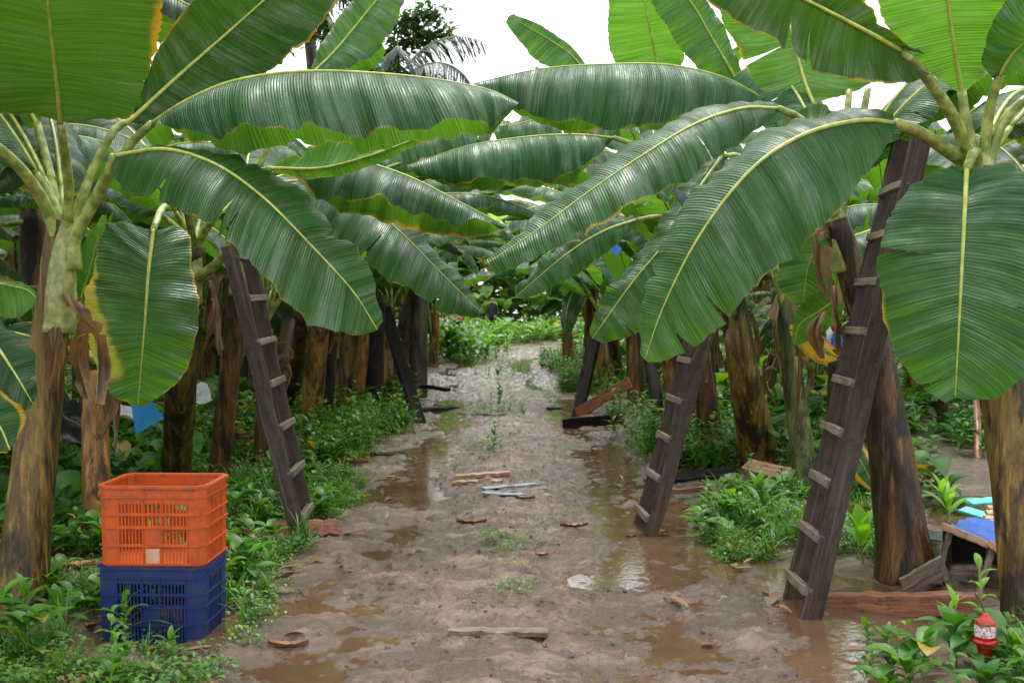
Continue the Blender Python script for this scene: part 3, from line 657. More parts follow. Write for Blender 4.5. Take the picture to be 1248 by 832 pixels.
hero(eA, [(140, 190, 5.9), (200, 182, 5.7), (262, 200, 5.55), (320, 240, 5.4), (380, 300, 5.3), (430, 355, 5.3), (460, 402, 5.3)],
     [(140, 205, 5.88), (152, 238, 5.7), (205, 256, 5.4), (270, 292, 5.2), (320, 340, 5.12), (380, 398, 5.12), (430, 410, 5.2), (456, 404, 5.3)],
     [(150, 182, 5.95), (215, 180, 5.85), (285, 190, 5.72), (350, 222, 5.6), (410, 280, 5.5), (450, 335, 5.42), (464, 392, 5.34)], 'top', pet=[(90, 292, 6.1), (112, 250, 6.05), (132, 212, 5.95)], pr=(.04, .026), seed=104, yellow=.12, bulge=.10, wave=.012, wf=2.2, cuts=3, gap=.014, rib=.012)
stalk(eA, [P(70, 296, 6.12), P(55, 250, 6.05), P(25, 205, 5.9), P(-20, 165, 5.7)], .04, .026)
hero(eA, [(-20, 165, 5.7), (-60, 150, 5.5), (-150, 180, 5.2), (-220, 280, 5.0)], [(-20, 170, 5.7), (-40, 230, 5.6), (-110, 300, 5.4), (-200, 330, 5.1)], [(-30, 150, 5.7), (-90, 80, 5.5), (-180, 100, 5.2), (-240, 250, 5.0)], 'top', seed=105)
stalk(eA, [P(72, 285, 6.2), P(62, 220, 6.3), P(45, 150, 6.4)], .038, .022)
hero(eA, [(45, 150, 6.4), (20, 110, 6.5), (-30, 60, 6.6), (-90, 30, 6.6)], [(50, 148, 6.4), (60, 100, 6.5), (30, 30, 6.6), (-60, -10, 6.7)], [(35, 155, 6.4), (-10, 150, 6.5), (-70, 120, 6.6), (-110, 60, 6.6)], 'under', seed=106)
for k_, q in enumerate([[(-30, 330, 5.7), (0, 345, 5.6), (30, 352, 5.55), (44, 362, 5.5)], ]):
    hero(eA, q, [(-30, 350, 5.7), (0, 385, 5.6), (25, 390, 5.55), (44, 370, 5.5)], [(-30, 318, 5.7), (0, 340, 5.65), (25, 343, 5.6), (44, 355, 5.5)], 'under', seed=107, rib=.006, n=30, wave=.008)
hero(eA, [(-60, 360, 5.4), (-20, 400, 5.3), (15, 450, 5.2), (40, 492, 5.2)], [(-70, 400, 5.3), (-50, 480, 5.2), (-10, 520, 5.1), (32, 500, 5.15)], [(-50, 355, 5.4), (10, 395, 5.35), (40, 430, 5.3), (46, 480, 5.2)], 'top', seed=108, n=40, bright=.75)
hero(eA, [(-50, 430, 5.15), (-25, 480, 5.1), (0, 520, 5.05), (12, 548, 5.0)], [(-60, 470, 5.1), (-50, 520, 5.05), (-20, 550, 5.0), (8, 552, 5.0)], [(-40, 440, 5.15), (10, 480, 5.1), (32, 500, 5.1), (22, 535, 5.05)], 'top', seed=109, n=40, yellow=1.0)
# long narrow dead sheath strips on plant A
dry_leaves(eA, P(75, 400, 6.15), .10, 3, 21, .3)
dry_leaves(eA, P(76, 330, 6.15), .09, 3, 22, .25)
# broad hanging sheath edges just under the crown
def collar(e, pts, r0, r1, seed):
    C = crs([P(*q) for q in pts], 20); ph = seed
    V, Fl = tube(C, r0+(r1-r0)*np.linspace(0, 1, 20)**1.5, 26, rfun=lambda t, th: .92+.16*np.mod(th*3/6.283+.8*t+ph, 1.)**2+.05*np.sin(th*2+ph))
    mk('crown_sheath', V, Fl, M['collar'], e)
collar(eA, [(72, 405, 6.13), (74, 340, 6.13), (80, 272, 6.13)], .088, .062, .3)

# plant behind with torn tan trunk
e2, b2 = plant(118, 660, (117, 452, 7.8), .098, .085, 'stem_tan', 'banana trunk with tan peeling sheaths and torn dry top behind the orange crate', LG, 12, dry=0)
dry_leaves(e2, P(117, 440, 7.8), .085, 4, 31, .4)
hero(e2, [(98, 452, 7.7), (96, 380, 7.6), (112, 320, 7.5), (125, 262, 7.4)], [(88, 440, 7.7), (84, 380, 7.6), (96, 310, 7.5), (122, 265, 7.4)], [(104, 452, 7.7), (112, 380, 7.6), (132, 320, 7.5), (130, 262, 7.4)], 'under', seed=110, rib=.008, n=30)
# plant 3 with the hanging yellow-patched leaf
e3, b3 = plant(212, 600, (236, 300, 8.8), .15, .09, 'stem_olive', 'dark olive banana trunk behind the crates carrying the hanging leaf with a yellow patch', LG, 13, mids=[(222, 460, 9.0)])
hero(e3, [(187, 280, 6.9), (181, 330, 6.8), (176, 400, 6.75), (168, 494, 6.8)],
     [(182, 280, 6.92), (125, 268, 7.0), (112, 320, 6.9), (100, 400, 6.8), (126, 470, 6.78), (160, 494, 6.8)], [(192, 280, 6.92), (228, 278, 7.0), (238, 330, 6.9), (247, 395, 6.8), (225, 460, 6.78), (176, 496, 6.8)], 'top',
     pet=[(236, 302, 8.8), (225, 250, 8.2), (200, 252, 7.3)], seed=111, mat='leaf_patch', yellow=.25, bulge=.07, wave=.012, wf=2, label='hanging leaf with a bright yellow patch on its lower left margin')
hero(e3, [(330, 205, 7.9), (390, 205, 7.7), (450, 190, 7.5), (525, 162, 7.4)], [(335, 200, 7.9), (400, 170, 7.8), (460, 165, 7.6), (522, 160, 7.4)], [(335, 212, 7.9), (390, 218, 7.75), (450, 205, 7.55), (524, 168, 7.4)], 'under', pet=[(238, 305, 8.8), (270, 250, 8.5), (300, 215, 8.2)], seed=112, yellow=.3)
stalk(e3, [P(235, 345, 8.8), P(265, 320, 8.6), P(290, 280, 8.4), P(330, 205, 7.9)], .045, .02)
dry_leaves(e3, P(236, 330, 8.8), .1, 5, 32, .6)
# plant 4 and 5 bear the long leaves over the middle
e4, b4 = plant(264, 598, (292, 300, 9.4), .105, .07, 'stem_brown', 'grey brown banana trunk just left of the leaning left ladder', LG, 14, mids=[(282, 430, 9.5)])
hero(e4, [(352, 204, 8.3), (385, 193, 8.2), (440, 197, 8.1), (500, 216, 8.0), (560, 246, 7.95), (618, 276, 7.9)],
     [(350, 212, 8.3), (385, 238, 7.95), (440, 250, 7.8), (500, 256, 7.75), (560, 272, 7.8), (612, 280, 7.9)], [(352, 210, 8.35), (390, 250, 8.3), (440, 266, 8.2), (500, 284, 8.1), (570, 290, 8.0), (616, 282, 7.92)], 'top',
     pet=[(292, 302, 9.4), (305, 245, 9.0), (330, 215, 8.6)], seed=113, yellow=.35, bulge=.18, wave=0.05, wf=1.3)
hero(e4, [(335, 222, 8.8), (390, 222, 8.7), (440, 244, 8.6), (490, 285, 8.5), (540, 335, 8.45), (588, 382, 8.4)],
     [(335, 228, 8.8), (350, 262, 8.5), (400, 285, 8.3), (440, 318, 8.2), (490, 350, 8.2), (545, 378, 8.25), (585, 386, 8.4)], [(340, 218, 8.85), (420, 224, 8.85), (480, 252, 8.75), (530, 295, 8.65), (570, 340, 8.55), (592, 378, 8.42)], 'top',
     pet=[(294, 305, 9.4), (300, 270, 9.2), (318, 236, 9.0)], seed=114, yellow=.15, bulge=.12, wave=.02, wf=2.2, cuts=2)
hero(e4, [(378, 92, 9.5), (410, 60, 9.6), (455, 5, 9.7), (500, -50, 9.8)], [(382, 90, 9.5), (425, 85, 9.5), (465, 60, 9.6), (488, 20, 9.7), (510, -40, 9.8)], [(378, 86, 9.5), (392, 50, 9.6), (435, -10, 9.7), (490, -60, 9.8)], 'top', pet=[(290, 302, 9.4), (310, 220, 9.4), (345, 140, 9.4)], seed=115, yellow=.15, bulge=.10)
hero(e4, [(370, 96, 9.9), (410, 84, 9.8), (440, 70, 9.7), (468, 58, 9.6)], [(372, 92, 9.9), (408, 70, 9.8), (440, 56, 9.7), (466, 54, 9.6)], [(372, 100, 9.9), (412, 96, 9.8), (450, 88, 9.7), (470, 64, 9.6)], 'under', seed=116, rib=.008, n=30)
hero(e4, [(400, 190, 9.3), (460, 172, 9.2), (540, 158, 9.1), (622, 150, 9.0)], [(400, 196, 9.3), (470, 196, 9.0), (550, 190, 8.9), (618, 156, 8.95)], [(402, 188, 9.35), (460, 165, 9.4), (540, 152, 9.3), (620, 147, 9.05)], 'top', seed=118, yellow=.2, wave=.03, cuts=2)
hero(e4, [(470, 205, 9.9), (520, 190, 9.8), (570, 188, 9.7), (612, 200, 9.6)], [(470, 210, 9.9), (520, 212, 9.7), (570, 214, 9.6), (610, 206, 9.6)], [(470, 202, 9.95), (520, 184, 9.9), (570, 182, 9.8), (612, 196, 9.65)], 'top', seed=119, yellow=.2, n=40)
dry_leaves(e4, P(290, 330, 9.4), .08, 5, 33, .8)
e5, b5 = plant(318, 566, (325, 400, 11.3), .085, .07, 'stem_brown', 'thin dark banana trunk right behind the left ladder', LG, 15)
e6, b6 = plant(376, 532, (392, 372, 13.0), .16, .11, 'stem_tan', 'orange tan banana trunk right of the left ladder', LG, 16)
e7, b7 = plant(414, 506, (428, 372, 16.0), .17, .12, 'stem_gold', 'yellow olive banana trunk beyond the orange tan one', LG, 17)
e8, b8 = plant(352, 512, (368, 380, 14.2), .12, .10, 'stem_brown', 'dark brown banana trunk between the left ladder and the orange tan trunk', LG, 18)
r = np.random.default_rng(12)
for e, c, Y in ((e5, P(325, 390, 11.3), 0), (e6, P(392, 360, 13), 0), (e7, P(430, 360, 16), 0), (e8, P(368, 370, 14.2), 0)):
    k = 8
    for i in range(k):
        az = i*360/k+r.uniform(-20, 20); generic_leaf(e, c, az, r.uniform(2.1, 3.0), r.uniform(.28, .38), el=r.uniform(52, 80), arch=r.uniform(75, 120), seed=int(r.integers(9999)), yellow=r.uniform(0, .3), bright=r.uniform(.8, 1.15), n=36, nt=7)
    dry_leaves(e, c-np.array([0, 0, .15]), .11, 2, int(r.integers(999)), .45)

collar(e3, [(232, 370, 8.8), (234, 330, 8.8), (236, 292, 8.8)], .092, .06, .7); collar(e4, [(289, 360, 9.4), (290, 330, 9.4), (292, 292, 9.4)], .075, .05, .1)
# ------------------------------------------------------------------ hero banana plants, right row
eB, bB = plant(1262, 780, (1190, 205, 5.75), .135, .085, 'stem_gold', 'nearest banana plant at right with golden trunk and a fan of thick pale stalks', RG, 41, mids=[(1228, 500, 5.7)])
cB = (1190, 210, 5.75)
hero(eB, [(1178, 206, 5.35), (1176, 250, 5.2), (1172, 330, 5.1), (1168, 410, 5.1), (1164, 484, 5.15)],
     [(1172, 208, 5.36), (1118, 222, 5.35), (1080, 262, 5.28), (1064, 325, 5.2), (1076, 400, 5.15), (1108, 462, 5.15), (1150, 490, 5.15)],
     [(1184, 204, 5.36), (1240, 196, 5.35), (1292, 240, 5.28), (1300, 320, 5.2), (1272, 410, 5.15), (1226, 482, 5.15), (1176, 486, 5.15)], 'top', pet=[(1190, 215, 5.72), (1188, 185, 5.55)], pr=(.04, .02),
     seed=141, yellow=.16, bulge=.06, wave=.014, wf=2, cuts=2, gap=.004, rib=.013)
hero(eB, [(1090, 150, 5.45), (1050, 147, 5.35), (990, 160, 5.2), (935, 190, 5.1), (890, 235, 5.05), (845, 300, 5.05), (808, 375, 5.1), (786, 438, 5.15)],
     [(1090, 156, 5.44), (1066, 200, 5.3), (1022, 262, 5.12), (975, 312, 5.0), (920, 362, 4.95), (868, 412, 5.0), (820, 438, 5.08), (790, 441, 5.15)],
     [(1086, 140, 5.48), (1040, 138, 5.5), (975, 148, 5.42), (912, 178, 5.35), (855, 228, 5.28), (805, 300, 5.25), (776, 370, 5.2), (776, 425, 5.17)], 'top', pet=[(1185, 208, 5.72), (1150, 180, 5.6), (1118, 160, 5.5)], pr=(.042, .027),
     seed=142, yellow=.14, bulge=.12, wave=.014, wf=2, cuts=2, rib=.012)
hero(eB, [(1098, 62, 5.3), (1040, 30, 5.1), (960, -10, 4.95), (860, -50, 4.8)], [(1140, 95, 5.35), (1085, 106, 5.2), (1000, 92, 5.05), (935, 48, 4.9), (870, 10, 4.85), (835, -30, 4.8)],
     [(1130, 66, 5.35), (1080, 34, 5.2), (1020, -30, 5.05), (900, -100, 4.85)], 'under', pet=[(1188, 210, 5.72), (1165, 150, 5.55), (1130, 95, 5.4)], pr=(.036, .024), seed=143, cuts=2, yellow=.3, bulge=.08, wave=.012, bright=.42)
hero(eB, [(1172, 110, 5.75), (1165, 70, 5.7), (1155, 0, 5.6), (1145, -100, 5.4)], [(1166, 112, 5.75), (1115, 78, 5.7), (1070, 20, 5.6), (1050, -60, 5.4)], [(1180, 110, 5.75), (1222, 66, 5.7), (1250, 10, 5.6), (1255, -70, 5.4)], 'under',
     pet=[(1192, 210, 5.74), (1178, 150, 5.75)], pr=(.034, .022), seed=144, yellow=.2, bulge=.05, wave=.008, bright=1.1)
hero(eB, [(1218, 92, 5.6), (1240, 60, 5.5), (1290, 30, 5.3), (1360, 40, 5.1)], [(1210, 96, 5.6), (1195, 70, 5.55), (1225, 0, 5.4), (1330, -20, 5.2)], [(1226, 92, 5.6), (1262, 92, 5.5), (1310, 90, 5.3), (1366, 60, 5.1)], 'top', pet=[(1198, 210, 5.74), (1205, 140, 5.7)], pr=(.034, .022), seed=145)
hero(eB, [(1250, 120, 5.7), (1290, 110, 5.6), (1340, 140, 5.4), (1380, 220, 5.2)], [(1250, 126, 5.7), (1262, 170, 5.6), (1320, 240, 5.4), (1376, 260, 5.2)], [(1250, 112, 5.7), (1300, 80, 5.6), (1370, 110, 5.4), (1400, 200, 5.2)], 'top', pet=[(1202, 212, 5.74), (1222, 150, 5.72)], pr=(.034, .022), seed=146)
dry_leaves(eB, P(1195, 225, 5.72), .08, 4, 51, .3)
collar(eB, [(1200, 330, 5.74), (1194, 250, 5.74), (1190, 188, 5.74)], .09, .06, .5)
# plant C: the leaning dark trunk right of the near ladder
eC, bC = plant(1108, 702, (1018, 268, 6.9), .18, .075, 'stem_brown', 'thick dark leaning banana trunk directly right of the nearest ladder', RG, 42, mids=[(1068, 440, 6.9)])
hero(eC, [(948, 132, 6.3), (905, 132, 6.1), (850, 150, 5.95), (790, 185, 5.85), (720, 232, 5.8), (655, 280, 5.75), (592, 322, 5.75)],
     [(948, 140, 6.3), (900, 178, 5.95), (850, 214, 5.75), (780, 248, 5.65), (710, 286, 5.6), (650, 316, 5.65), (602, 332, 5.72)],
     [(946, 126, 6.35), (900, 124, 6.3), (835, 140, 6.2), (770, 176, 6.1), (700, 226, 5.98), (640, 276, 5.88), (594, 318, 5.78)], 'top', pet=[(1018, 272, 6.9), (1010, 210, 6.7), (980, 150, 6.45)], seed=147, yellow=.25, bulge=.13, wave=.014, wf=2, cuts=2, rib=.010, label='long arching leaf with browned lower margin reaching over the path')
hero(eC, [(992, 128, 7.4), (978, 90, 7.5), (958, 10, 7.6), (940, -90, 7.6)], [(988, 128, 7.4), (935, 118, 7.5), (895, 60, 7.6), (868, -10, 7.6), (880, -80, 7.6)], [(1000, 126, 7.4), (1060, 105, 7.5), (1075, 40, 7.6), (1040, -60, 7.6)], 'under', pet=[(1022, 268, 6.9), (1012, 200, 7.1), (1000, 150, 7.3)], seed=148, cuts=2, yellow=.1, bulge=.05, wave=.01, bright=1.15)
hero(eC, [(925, 190, 6.7), (960, 165, 6.75), (1000, 150, 6.8), (1035, 165, 6.9)], [(915, 215, 6.7), (930, 250, 6.65), (970, 200, 6.7), (1030, 175, 6.85)], [(920, 180, 6.75), (960, 140, 6.85), (1000, 128, 6.9), (1036, 150, 6.95)], 'under', seed=149, n=30, bright=.7)
hero(eC, [(1017, 268, 7.4), (1000, 290, 7.4), (985, 325, 7.4), (978, 372, 7.4)], [(1014, 266, 7.4), (965, 295, 7.4), (945, 345, 7.4), (968, 370, 7.4)], [(1020, 268, 7.4), (1020, 300, 7.4), (1012, 345, 7.4), (985, 372, 7.4)], 'top', pet=[(1022, 268, 6.95), (1026, 250, 7.2)], seed=150, n=40, rib=.007)
hero(eC, [(1025, 360, 7.3), (1000, 378, 7.3), (975, 395, 7.3), (968, 420, 7.3)], [(1015, 350, 7.3), (985, 360, 7.3), (968, 385, 7.3), (965, 415, 7.3)], [(1030, 365, 7.3), (1022, 392, 7.3), (1000, 408, 7.3), (975, 420, 7.3)], 'under', seed=151, n=30, rib=.006)
dry_leaves(eC, P(1018, 290, 6.9), .08, 3, 52, .4); dry_leaves(eC, P(1020, 340, 6.9), .09, 3, 53, .35)
for q in ([(1022, 262, 6.9), (1028, 200, 6.9), (1035, 110, 7.0)], [(1024, 262, 6.9), (1042, 190, 6.8), (1058, 108, 6.8)]): stalk(eC, [P(*x) for x in q], .034, .02)
collar(eC, [(1032, 330, 6.9), (1022, 290, 6.9), (1018, 255, 6.9)], .075, .05, .9)
# plant D: withered, with yellow hanging leaf
eD, bD = plant(985, 606, (950, 350, 9.6), .12, .075, 'stem_green', 'green and grey split banana trunk with withered top and yellow hanging leaf', RG, 43, mids=[(968, 480, 9.6)])
hero(eD, [(962, 400, 9.3), (985, 408, 9.2), (1002, 425, 9.1), (1022, 436, 9.1)], [(965, 410, 9.3), (980, 432, 9.2), (998, 444, 9.1), (1018, 440, 9.1)], [(964, 394, 9.3), (990, 400, 9.2), (1010, 415, 9.1), (1024, 430, 9.1)], 'top', seed=152, n=30, rib=.005, yellow=3., label='small yellow leaf hanging from the withered trunk')
hero(eD, [(1010, 520, 8.8), (1030, 535, 8.7), (1048, 560, 8.6), (1066, 594, 8.5)], [(1008, 530, 8.8), (1020, 556, 8.7), (1036, 580, 8.6), (1060, 598, 8.5)], [(1014, 515, 8.8), (1040, 525, 8.7), (1060, 550, 8.6), (1070, 588, 8.5)], 'top', seed=153, n=30, rib=.006, yellow=1.6, label='yellowing leaf piece hanging behind the tallest ladder')
hero(eD, [(880, 190, 8.6), (848, 235, 8.3), (815, 290, 8.1), (770, 345, 8.0), (722, 412, 7.9)], [(870, 190, 8.6), (830, 220, 8.4), (792, 280, 8.2), (745, 345, 8.05), (716, 404, 7.9)], [(885, 200, 8.6), (862, 260, 8.3), (838, 330, 8.1), (790, 400, 7.95), (735, 420, 7.9)], 'top', pet=[(950, 352, 9.5), (930, 260, 9.2), (905, 195, 8.9)], seed=154, yellow=.2, bulge=.1, wave=.03, bright=1.15, cuts=2)
dry_leaves(eD, P(950, 365, 9.6), .08, 5, 54, .6); dry_leaves(eD, P(955, 430, 9.6), .09, 3, 55, .5)
# plant E: brown trunk
eE, bE = plant(930, 568, (893, 360, 10.8), .2, .12, 'stem_gold', 'stout brown and yellow banana trunk between the two right ladders', RG, 44, mids=[(908, 460, 10.8)])
hero(eE, [(932, 122, 7.6), (885, 96, 7.4), (820, 80, 7.2), (750, 78, 7.05), (660, 84, 7.0), (576, 102, 7.0)],
     [(932, 126, 7.6), (890, 135, 7.2), (820, 150, 6.95), (750, 158, 6.8), (665, 152, 6.8), (590, 112, 6.95)], [(934, 126, 7.65), (890, 140, 7.6), (820, 158, 7.5), (745, 164, 7.3), (660, 156, 7.2), (588, 114, 7.05)], 'top', pet=[(893, 362, 10.6), (930, 250, 9.8), (960, 150, 8.6)], seed=155, yellow=.18, bulge=.18, wave=0.035, wf=1.3, rib=.010)
hero(eE, [(905, 110, 8.6), (870, 50, 8.6), (840, 0, 8.6), (800, -40, 8.6)], [(900, 112, 8.6), (850, 85, 8.6), (815, 40, 8.6), (780, -20, 8.6)], [(908, 100, 8.6), (895, 60, 8.6), (870, 10, 8.6), (820, -50, 8.6)], 'top', seed=156, yellow=.1)
hero(eE, [(806, 100, 9.2), (800, 70, 9.2), (790, 25, 9.1), (778, -40, 9.0)], [(802, 100, 9.2), (752, 85, 9.2), (738, 35, 9.1), (742, -40, 9.0)], [(812, 98, 9.2), (835, 70, 9.2), (822, 20, 9.1), (800, -40, 9.0)], 'under', pet=[(895, 360, 10.6), (850, 240, 10), (815, 150, 9.4)], seed=157, yellow=.05, bulge=.05, wave=.01, bright=1.3)
hero(eE, [(748, 168, 8.9), (700, 164, 8.8), (640, 167, 8.7), (570, 178, 8.6), (496, 202, 8.6)],
     [(745, 174, 8.9), (700, 212, 8.65), (640, 222, 8.5), (570, 226, 8.45), (510, 214, 8.55)], [(748, 174, 8.95), (700, 220, 8.95), (640, 232, 8.85), (570, 232, 8.7), (512, 216, 8.62)], 'top', pet=[(893, 360, 10.6), (870, 260, 10.0), (800, 190, 9.2)], seed=158, yellow=.25, bulge=.18, wave=0.045, wf=1.3, rib=.009)
hero(eE, [(775, 268, 9.6), (735, 282, 9.5), (690, 310, 9.4), (628, 362, 9.3)], [(772, 282, 9.6), (740, 308, 9.45), (700, 338, 9.35), (640, 366, 9.3)], [(770, 262, 9.65), (730, 270, 9.6), (680, 298, 9.5), (628, 350, 9.35)], 'top', pet=[(893, 360, 10.6), (860, 290, 10.3), (810, 265, 9.9)], seed=159, yellow=.12, bulge=.14, wave=.02)
hero(eE, [(712, 84, 10.2), (690, 62, 10.2), (655, 40, 10.2), (620, 20, 10.2)], [(708, 86, 10.2), (665, 82, 10.2), (635, 55, 10.2), (616, 28, 10.2)], [(716, 80, 10.2), (695, 55, 10.2), (658, 30, 10.2), (626, 17, 10.2)], 'top', seed=160, n=36, rib=.008)
hero(eE, [(800, 150, 10.0), (740, 138, 9.9), (670, 142, 9.8), (600, 160, 9.7)], [(798, 158, 10), (740, 172, 9.7), (670, 176, 9.6), (606, 168, 9.65)], [(800, 146, 10.05), (740, 132, 10), (670, 134, 9.9), (602, 155, 9.75)], 'top', seed=161, yellow=.2, wave=.03, cuts=2)
dry_leaves(eE, P(893, 375, 10.8), .12, 5, 56, .6)
eF, bF = plant(868, 556, (850, 372, 11.6), .15, .1, 'stem_brown', 'brown banana trunk just right of the middle right ladder', RG, 45)
eG, bG = plant(823, 520, (812, 372, 14.2), .11, .09, 'stem_tan', 'narrow tan banana trunk behind the middle right ladder', RG, 46)
eH, bH = plant(752, 462, (742, 380, 21.5), .17, .13, 'stem_brown', 'reddish brown banana trunk right of the far right ladder', RG, 47)
r = np.random.default_rng(14)
for e, c in ((eF, P(850, 360, 11.6)), (eG, P(812, 355, 14.2)), (eH, P(742, 372, 21.5))):
    k = 8
    for i in range(k):
        az = i*360/k+r.uniform(-20, 20); generic_leaf(e, c, az, r.uniform(2.1, 3.0), r.uniform(.28, .38), el=r.uniform(52, 80), arch=r.uniform(75, 120), seed=int(r.integers(9999)), yellow=r.uniform(0, .3), bright=r.uniform(.8, 1.15), n=36, nt=7)
    dry_leaves(e, c-np.array([0, 0, .15]), .12, 2, int(r.integers(999)), .5)

rs = np.random.default_rng(55)
for (px, py, tx, ty, st, rad, lb, gp) in ((468, 488, 476, 375, 'stem_tan', .12, 'slim tan banana trunk left of the far left ladder', LG), (488, 470, 492, 378, 'stem_gold', .13, 'slim golden trunk just behind the top of the far left ladder', LG), (528, 448, 530, 380, 'stem_tan', .15, 'far orange tan trunk right of the far left ladder', LG), (440, 500, 444, 378, 'stem_tan', .10, 'narrow orange tan trunk between the yellow olive trunk and the dark pole', LG),
        (694, 450, 690, 380, 'stem_tan', .15, 'far tan trunk left of the far right ladder', RG), (738, 474, 730, 380, 'stem_tan', .14, 'light tan trunk directly right of the far right ladder', RG), (776, 496, 770, 378, 'stem_brown', .15, 'brown trunk left of the short black pole', RG), (838, 535, 832, 375, 'stem_olive', .11, 'olive trunk half hidden behind the middle right ladder', RG)):
    e, b = plant(px, py, (tx, ty, G(px, py)[1]+.1), rad, rad*.75, st, lb, gp, int(rs.integers(999)))
    for i in range(5): generic_leaf(e, P(tx, ty, b[1]+.1), i*72+rs.uniform(-20, 20), rs.uniform(1.9, 2.6), rs.uniform(.27, .35), el=rs.uniform(55, 78), arch=rs.uniform(80, 115), seed=int(rs.integers(9999)), yellow=rs.uniform(0, .3), n=26, nt=5)
r = np.random.default_rng(77)
for e, c, azs, z_ in ((eA, cA, (110, 150, 190), 60), (e3, (236, 300, 8.8), (60, 100, 140, 190, 240), 60), (e4, (292, 300, 9.4), (50, 85, 125, 170, 215), 62), (e2, (117, 440, 7.8), (150, 200), 30),
                   (eB, cB, (20, 60), 60), (eC, (1018, 268, 6.9), (-20, 30, 75, 110), 62), (eD, (950, 350, 9.6), (0, 50, 95), 55), (eE, (893, 360, 10.8), (-40, 10, 50, 90, 130), 66)):
    for a_ in azs: generic_leaf(e, P(*c), a_+r.uniform(-12, 12), r.uniform(1.8, 2.4), r.uniform(.28, .36), el=z_+r.uniform(-12, 12), arch=r.uniform(80, 115), seed=int(r.integers(9999)), yellow=r.uniform(0, .25), bright=r.uniform(.8, 1.1), n=40, nt=7)
# ------------------------------------------------------------------ generic banana plants: six prototypes, copied
STEMS = ['stem_brown', 'stem_gold', 'stem_tan', 'stem_olive', 'stem_brown', 'stem_green']
def proto(seed, H, nl, stem, lowleaf=0):
    r = np.random.default_rng(seed); e = empty('banana_plant', (0, 0, 0)); e['category'] = 'banana plant'
    top = np.array([r.normal(0, .1), r.normal(0, .1), H]); rb = r.uniform(.13, .17)
    pseudostem(e, [np.array([0, 0, -.15]), np.array([top[0]*.3, top[1]*.3, H*.5]), top], rb, rb*.62, M[stem], seed, 18, 20)
    for i in range(nl):
        az = i*137.5+r.uniform(-15, 15); f = i/nl
        generic_leaf(e, top-np.array([0, 0, .05*f]), az, r.uniform(1.7, 2.5), r.uniform(.27, .36), el=78-45*f+r.uniform(-6, 6), arch=75+50*f+r.uniform(-10, 10), seed=seed*50+i, n=20, nt=5, yellow=r.uniform(0, .35), bright=r.uniform(.6, 1.2), cuts=int(r.integers(2, 9)), rib=.013, twist=r.uniform(-15, 15))
    for i in range(lowleaf):
        generic_leaf(e, top-np.array([0, 0, .1]), r.uniform(0, 360), r.uniform(1.1, 1.6), r.uniform(.22, .3), el=r.uniform(-10, 15), arch=90, seed=seed*50+30+i, n=16, nt=5, yellow=.6, bright=.8, cuts=4, pet=.25)
    dry_leaves(e, top-np.array([0, 0, .1]), rb*.65, 3, seed, .6)
    return e
protos = [proto(300+i, [1.95, 2.2, 2.05, 2.4, 1.8, 2.15][i], [9, 8, 9, 8, 9, 8][i], STEMS[i], [1, 2, 1, 2, 1, 2][i]) for i in range(6)]
spots = []
for y in (9.3,) : pass
yy = 16.5
r = np.random.default_rng(99)
rowinfo = []
def addp(x, y, grp, lab, s=1.): rowinfo.append((x, y, grp, lab, s))
y = 18.5; k = 0
while y < 44:
    xl = float(cx(y))-2.45+r.normal(0, .12); addp(xl, y, 'far banana plants lining the left edge of the path', 'banana plant in the far part of the row on the left edge of the path', r.uniform(1.2, 1.5))
    if abs(y-21.5) > 1.0:
        xr = float(cx(y))+2.45+r.normal(0, .12); addp(xr, y+.6, 'far banana plants lining the right edge of the path', 'banana plant in the far part of the row on the right edge of the path', r.uniform(1.2, 1.5))
    y += 2.0
for (off, y0, y1) in ((-4.6, 6.4, 44), (-6.8, 9.5, 44), (-9.2, 15, 40), (7.0, 9.5, 40), (9.6, 15, 40)):
    y = y0
    while y < y1:
        x = (float(cx(y)) if y > 20 else 0)+off+r.normal(0, .25)
        if off < 0: addp(x, y+r.normal(0, .3), 'banana plants in the outer rows on the left', 'banana plant in the outer rows beyond the left edge trunks', r.uniform(1.05, 1.35))
        else: addp(x, y+r.normal(0, .3), 'banana plants in the outer rows on the right', 'banana plant in the outer rows beyond the right edge trunks', r.uniform(1.05, 1.35))
        y += 2.3 if abs(off) < 8 else 2.8
for i in range(0):                                           # the bank of plants closing the view behind the bend
    x = -9+i*1.25+r.normal(0, .4); y = 49+.25*i+r.normal(0, .6)
    if abs(x-float(cx(y))) < 2.0: continue
    addp(x, y, 'banana plants closing the view behind the bend', 'banana plant in the bank behind the bend of the path', r.uniform(1.3, 1.7))
for i in range(46):
    y = r.uniform(7.5, 26); sd_ = -1 if i % 2 else 1; x = float(cx(y))+sd_*r.uniform(3.2, 6.2)
    if sd_ > 0 and y < 13 and abs(x-float(LX(y))) < 1.1: x = 3.3+.2*r.random() if y > 9 else 6.2
    addp(x, y, 'short young banana plants among the rows', 'short young banana plant filling the gap between the rows of grown ones', r.uniform(.38, .62))
used = set()
for i, (x, y, grp, lab, s) in enumerate(rowinfo):
    if y > 31 and -4.2 < x < 4.5: continue
    k = int(r.integers(6)); src = protos[k]
    if k in used: c = copy_tree(src)
    else: c = src; used.add(k)
    c.location = (x, y, gz(x, y)); c.rotation_euler = (0, 0, r.uniform(0, 6.28)); c.scale = (s, s, s)
    tag(c, lab, 'banana plant', grp)
for k in range(6):
    if k not in used:
        for ch in list(protos[k].children_recursive): bpy.data.objects.remove(ch)
        bpy.data.objects.remove(protos[k])
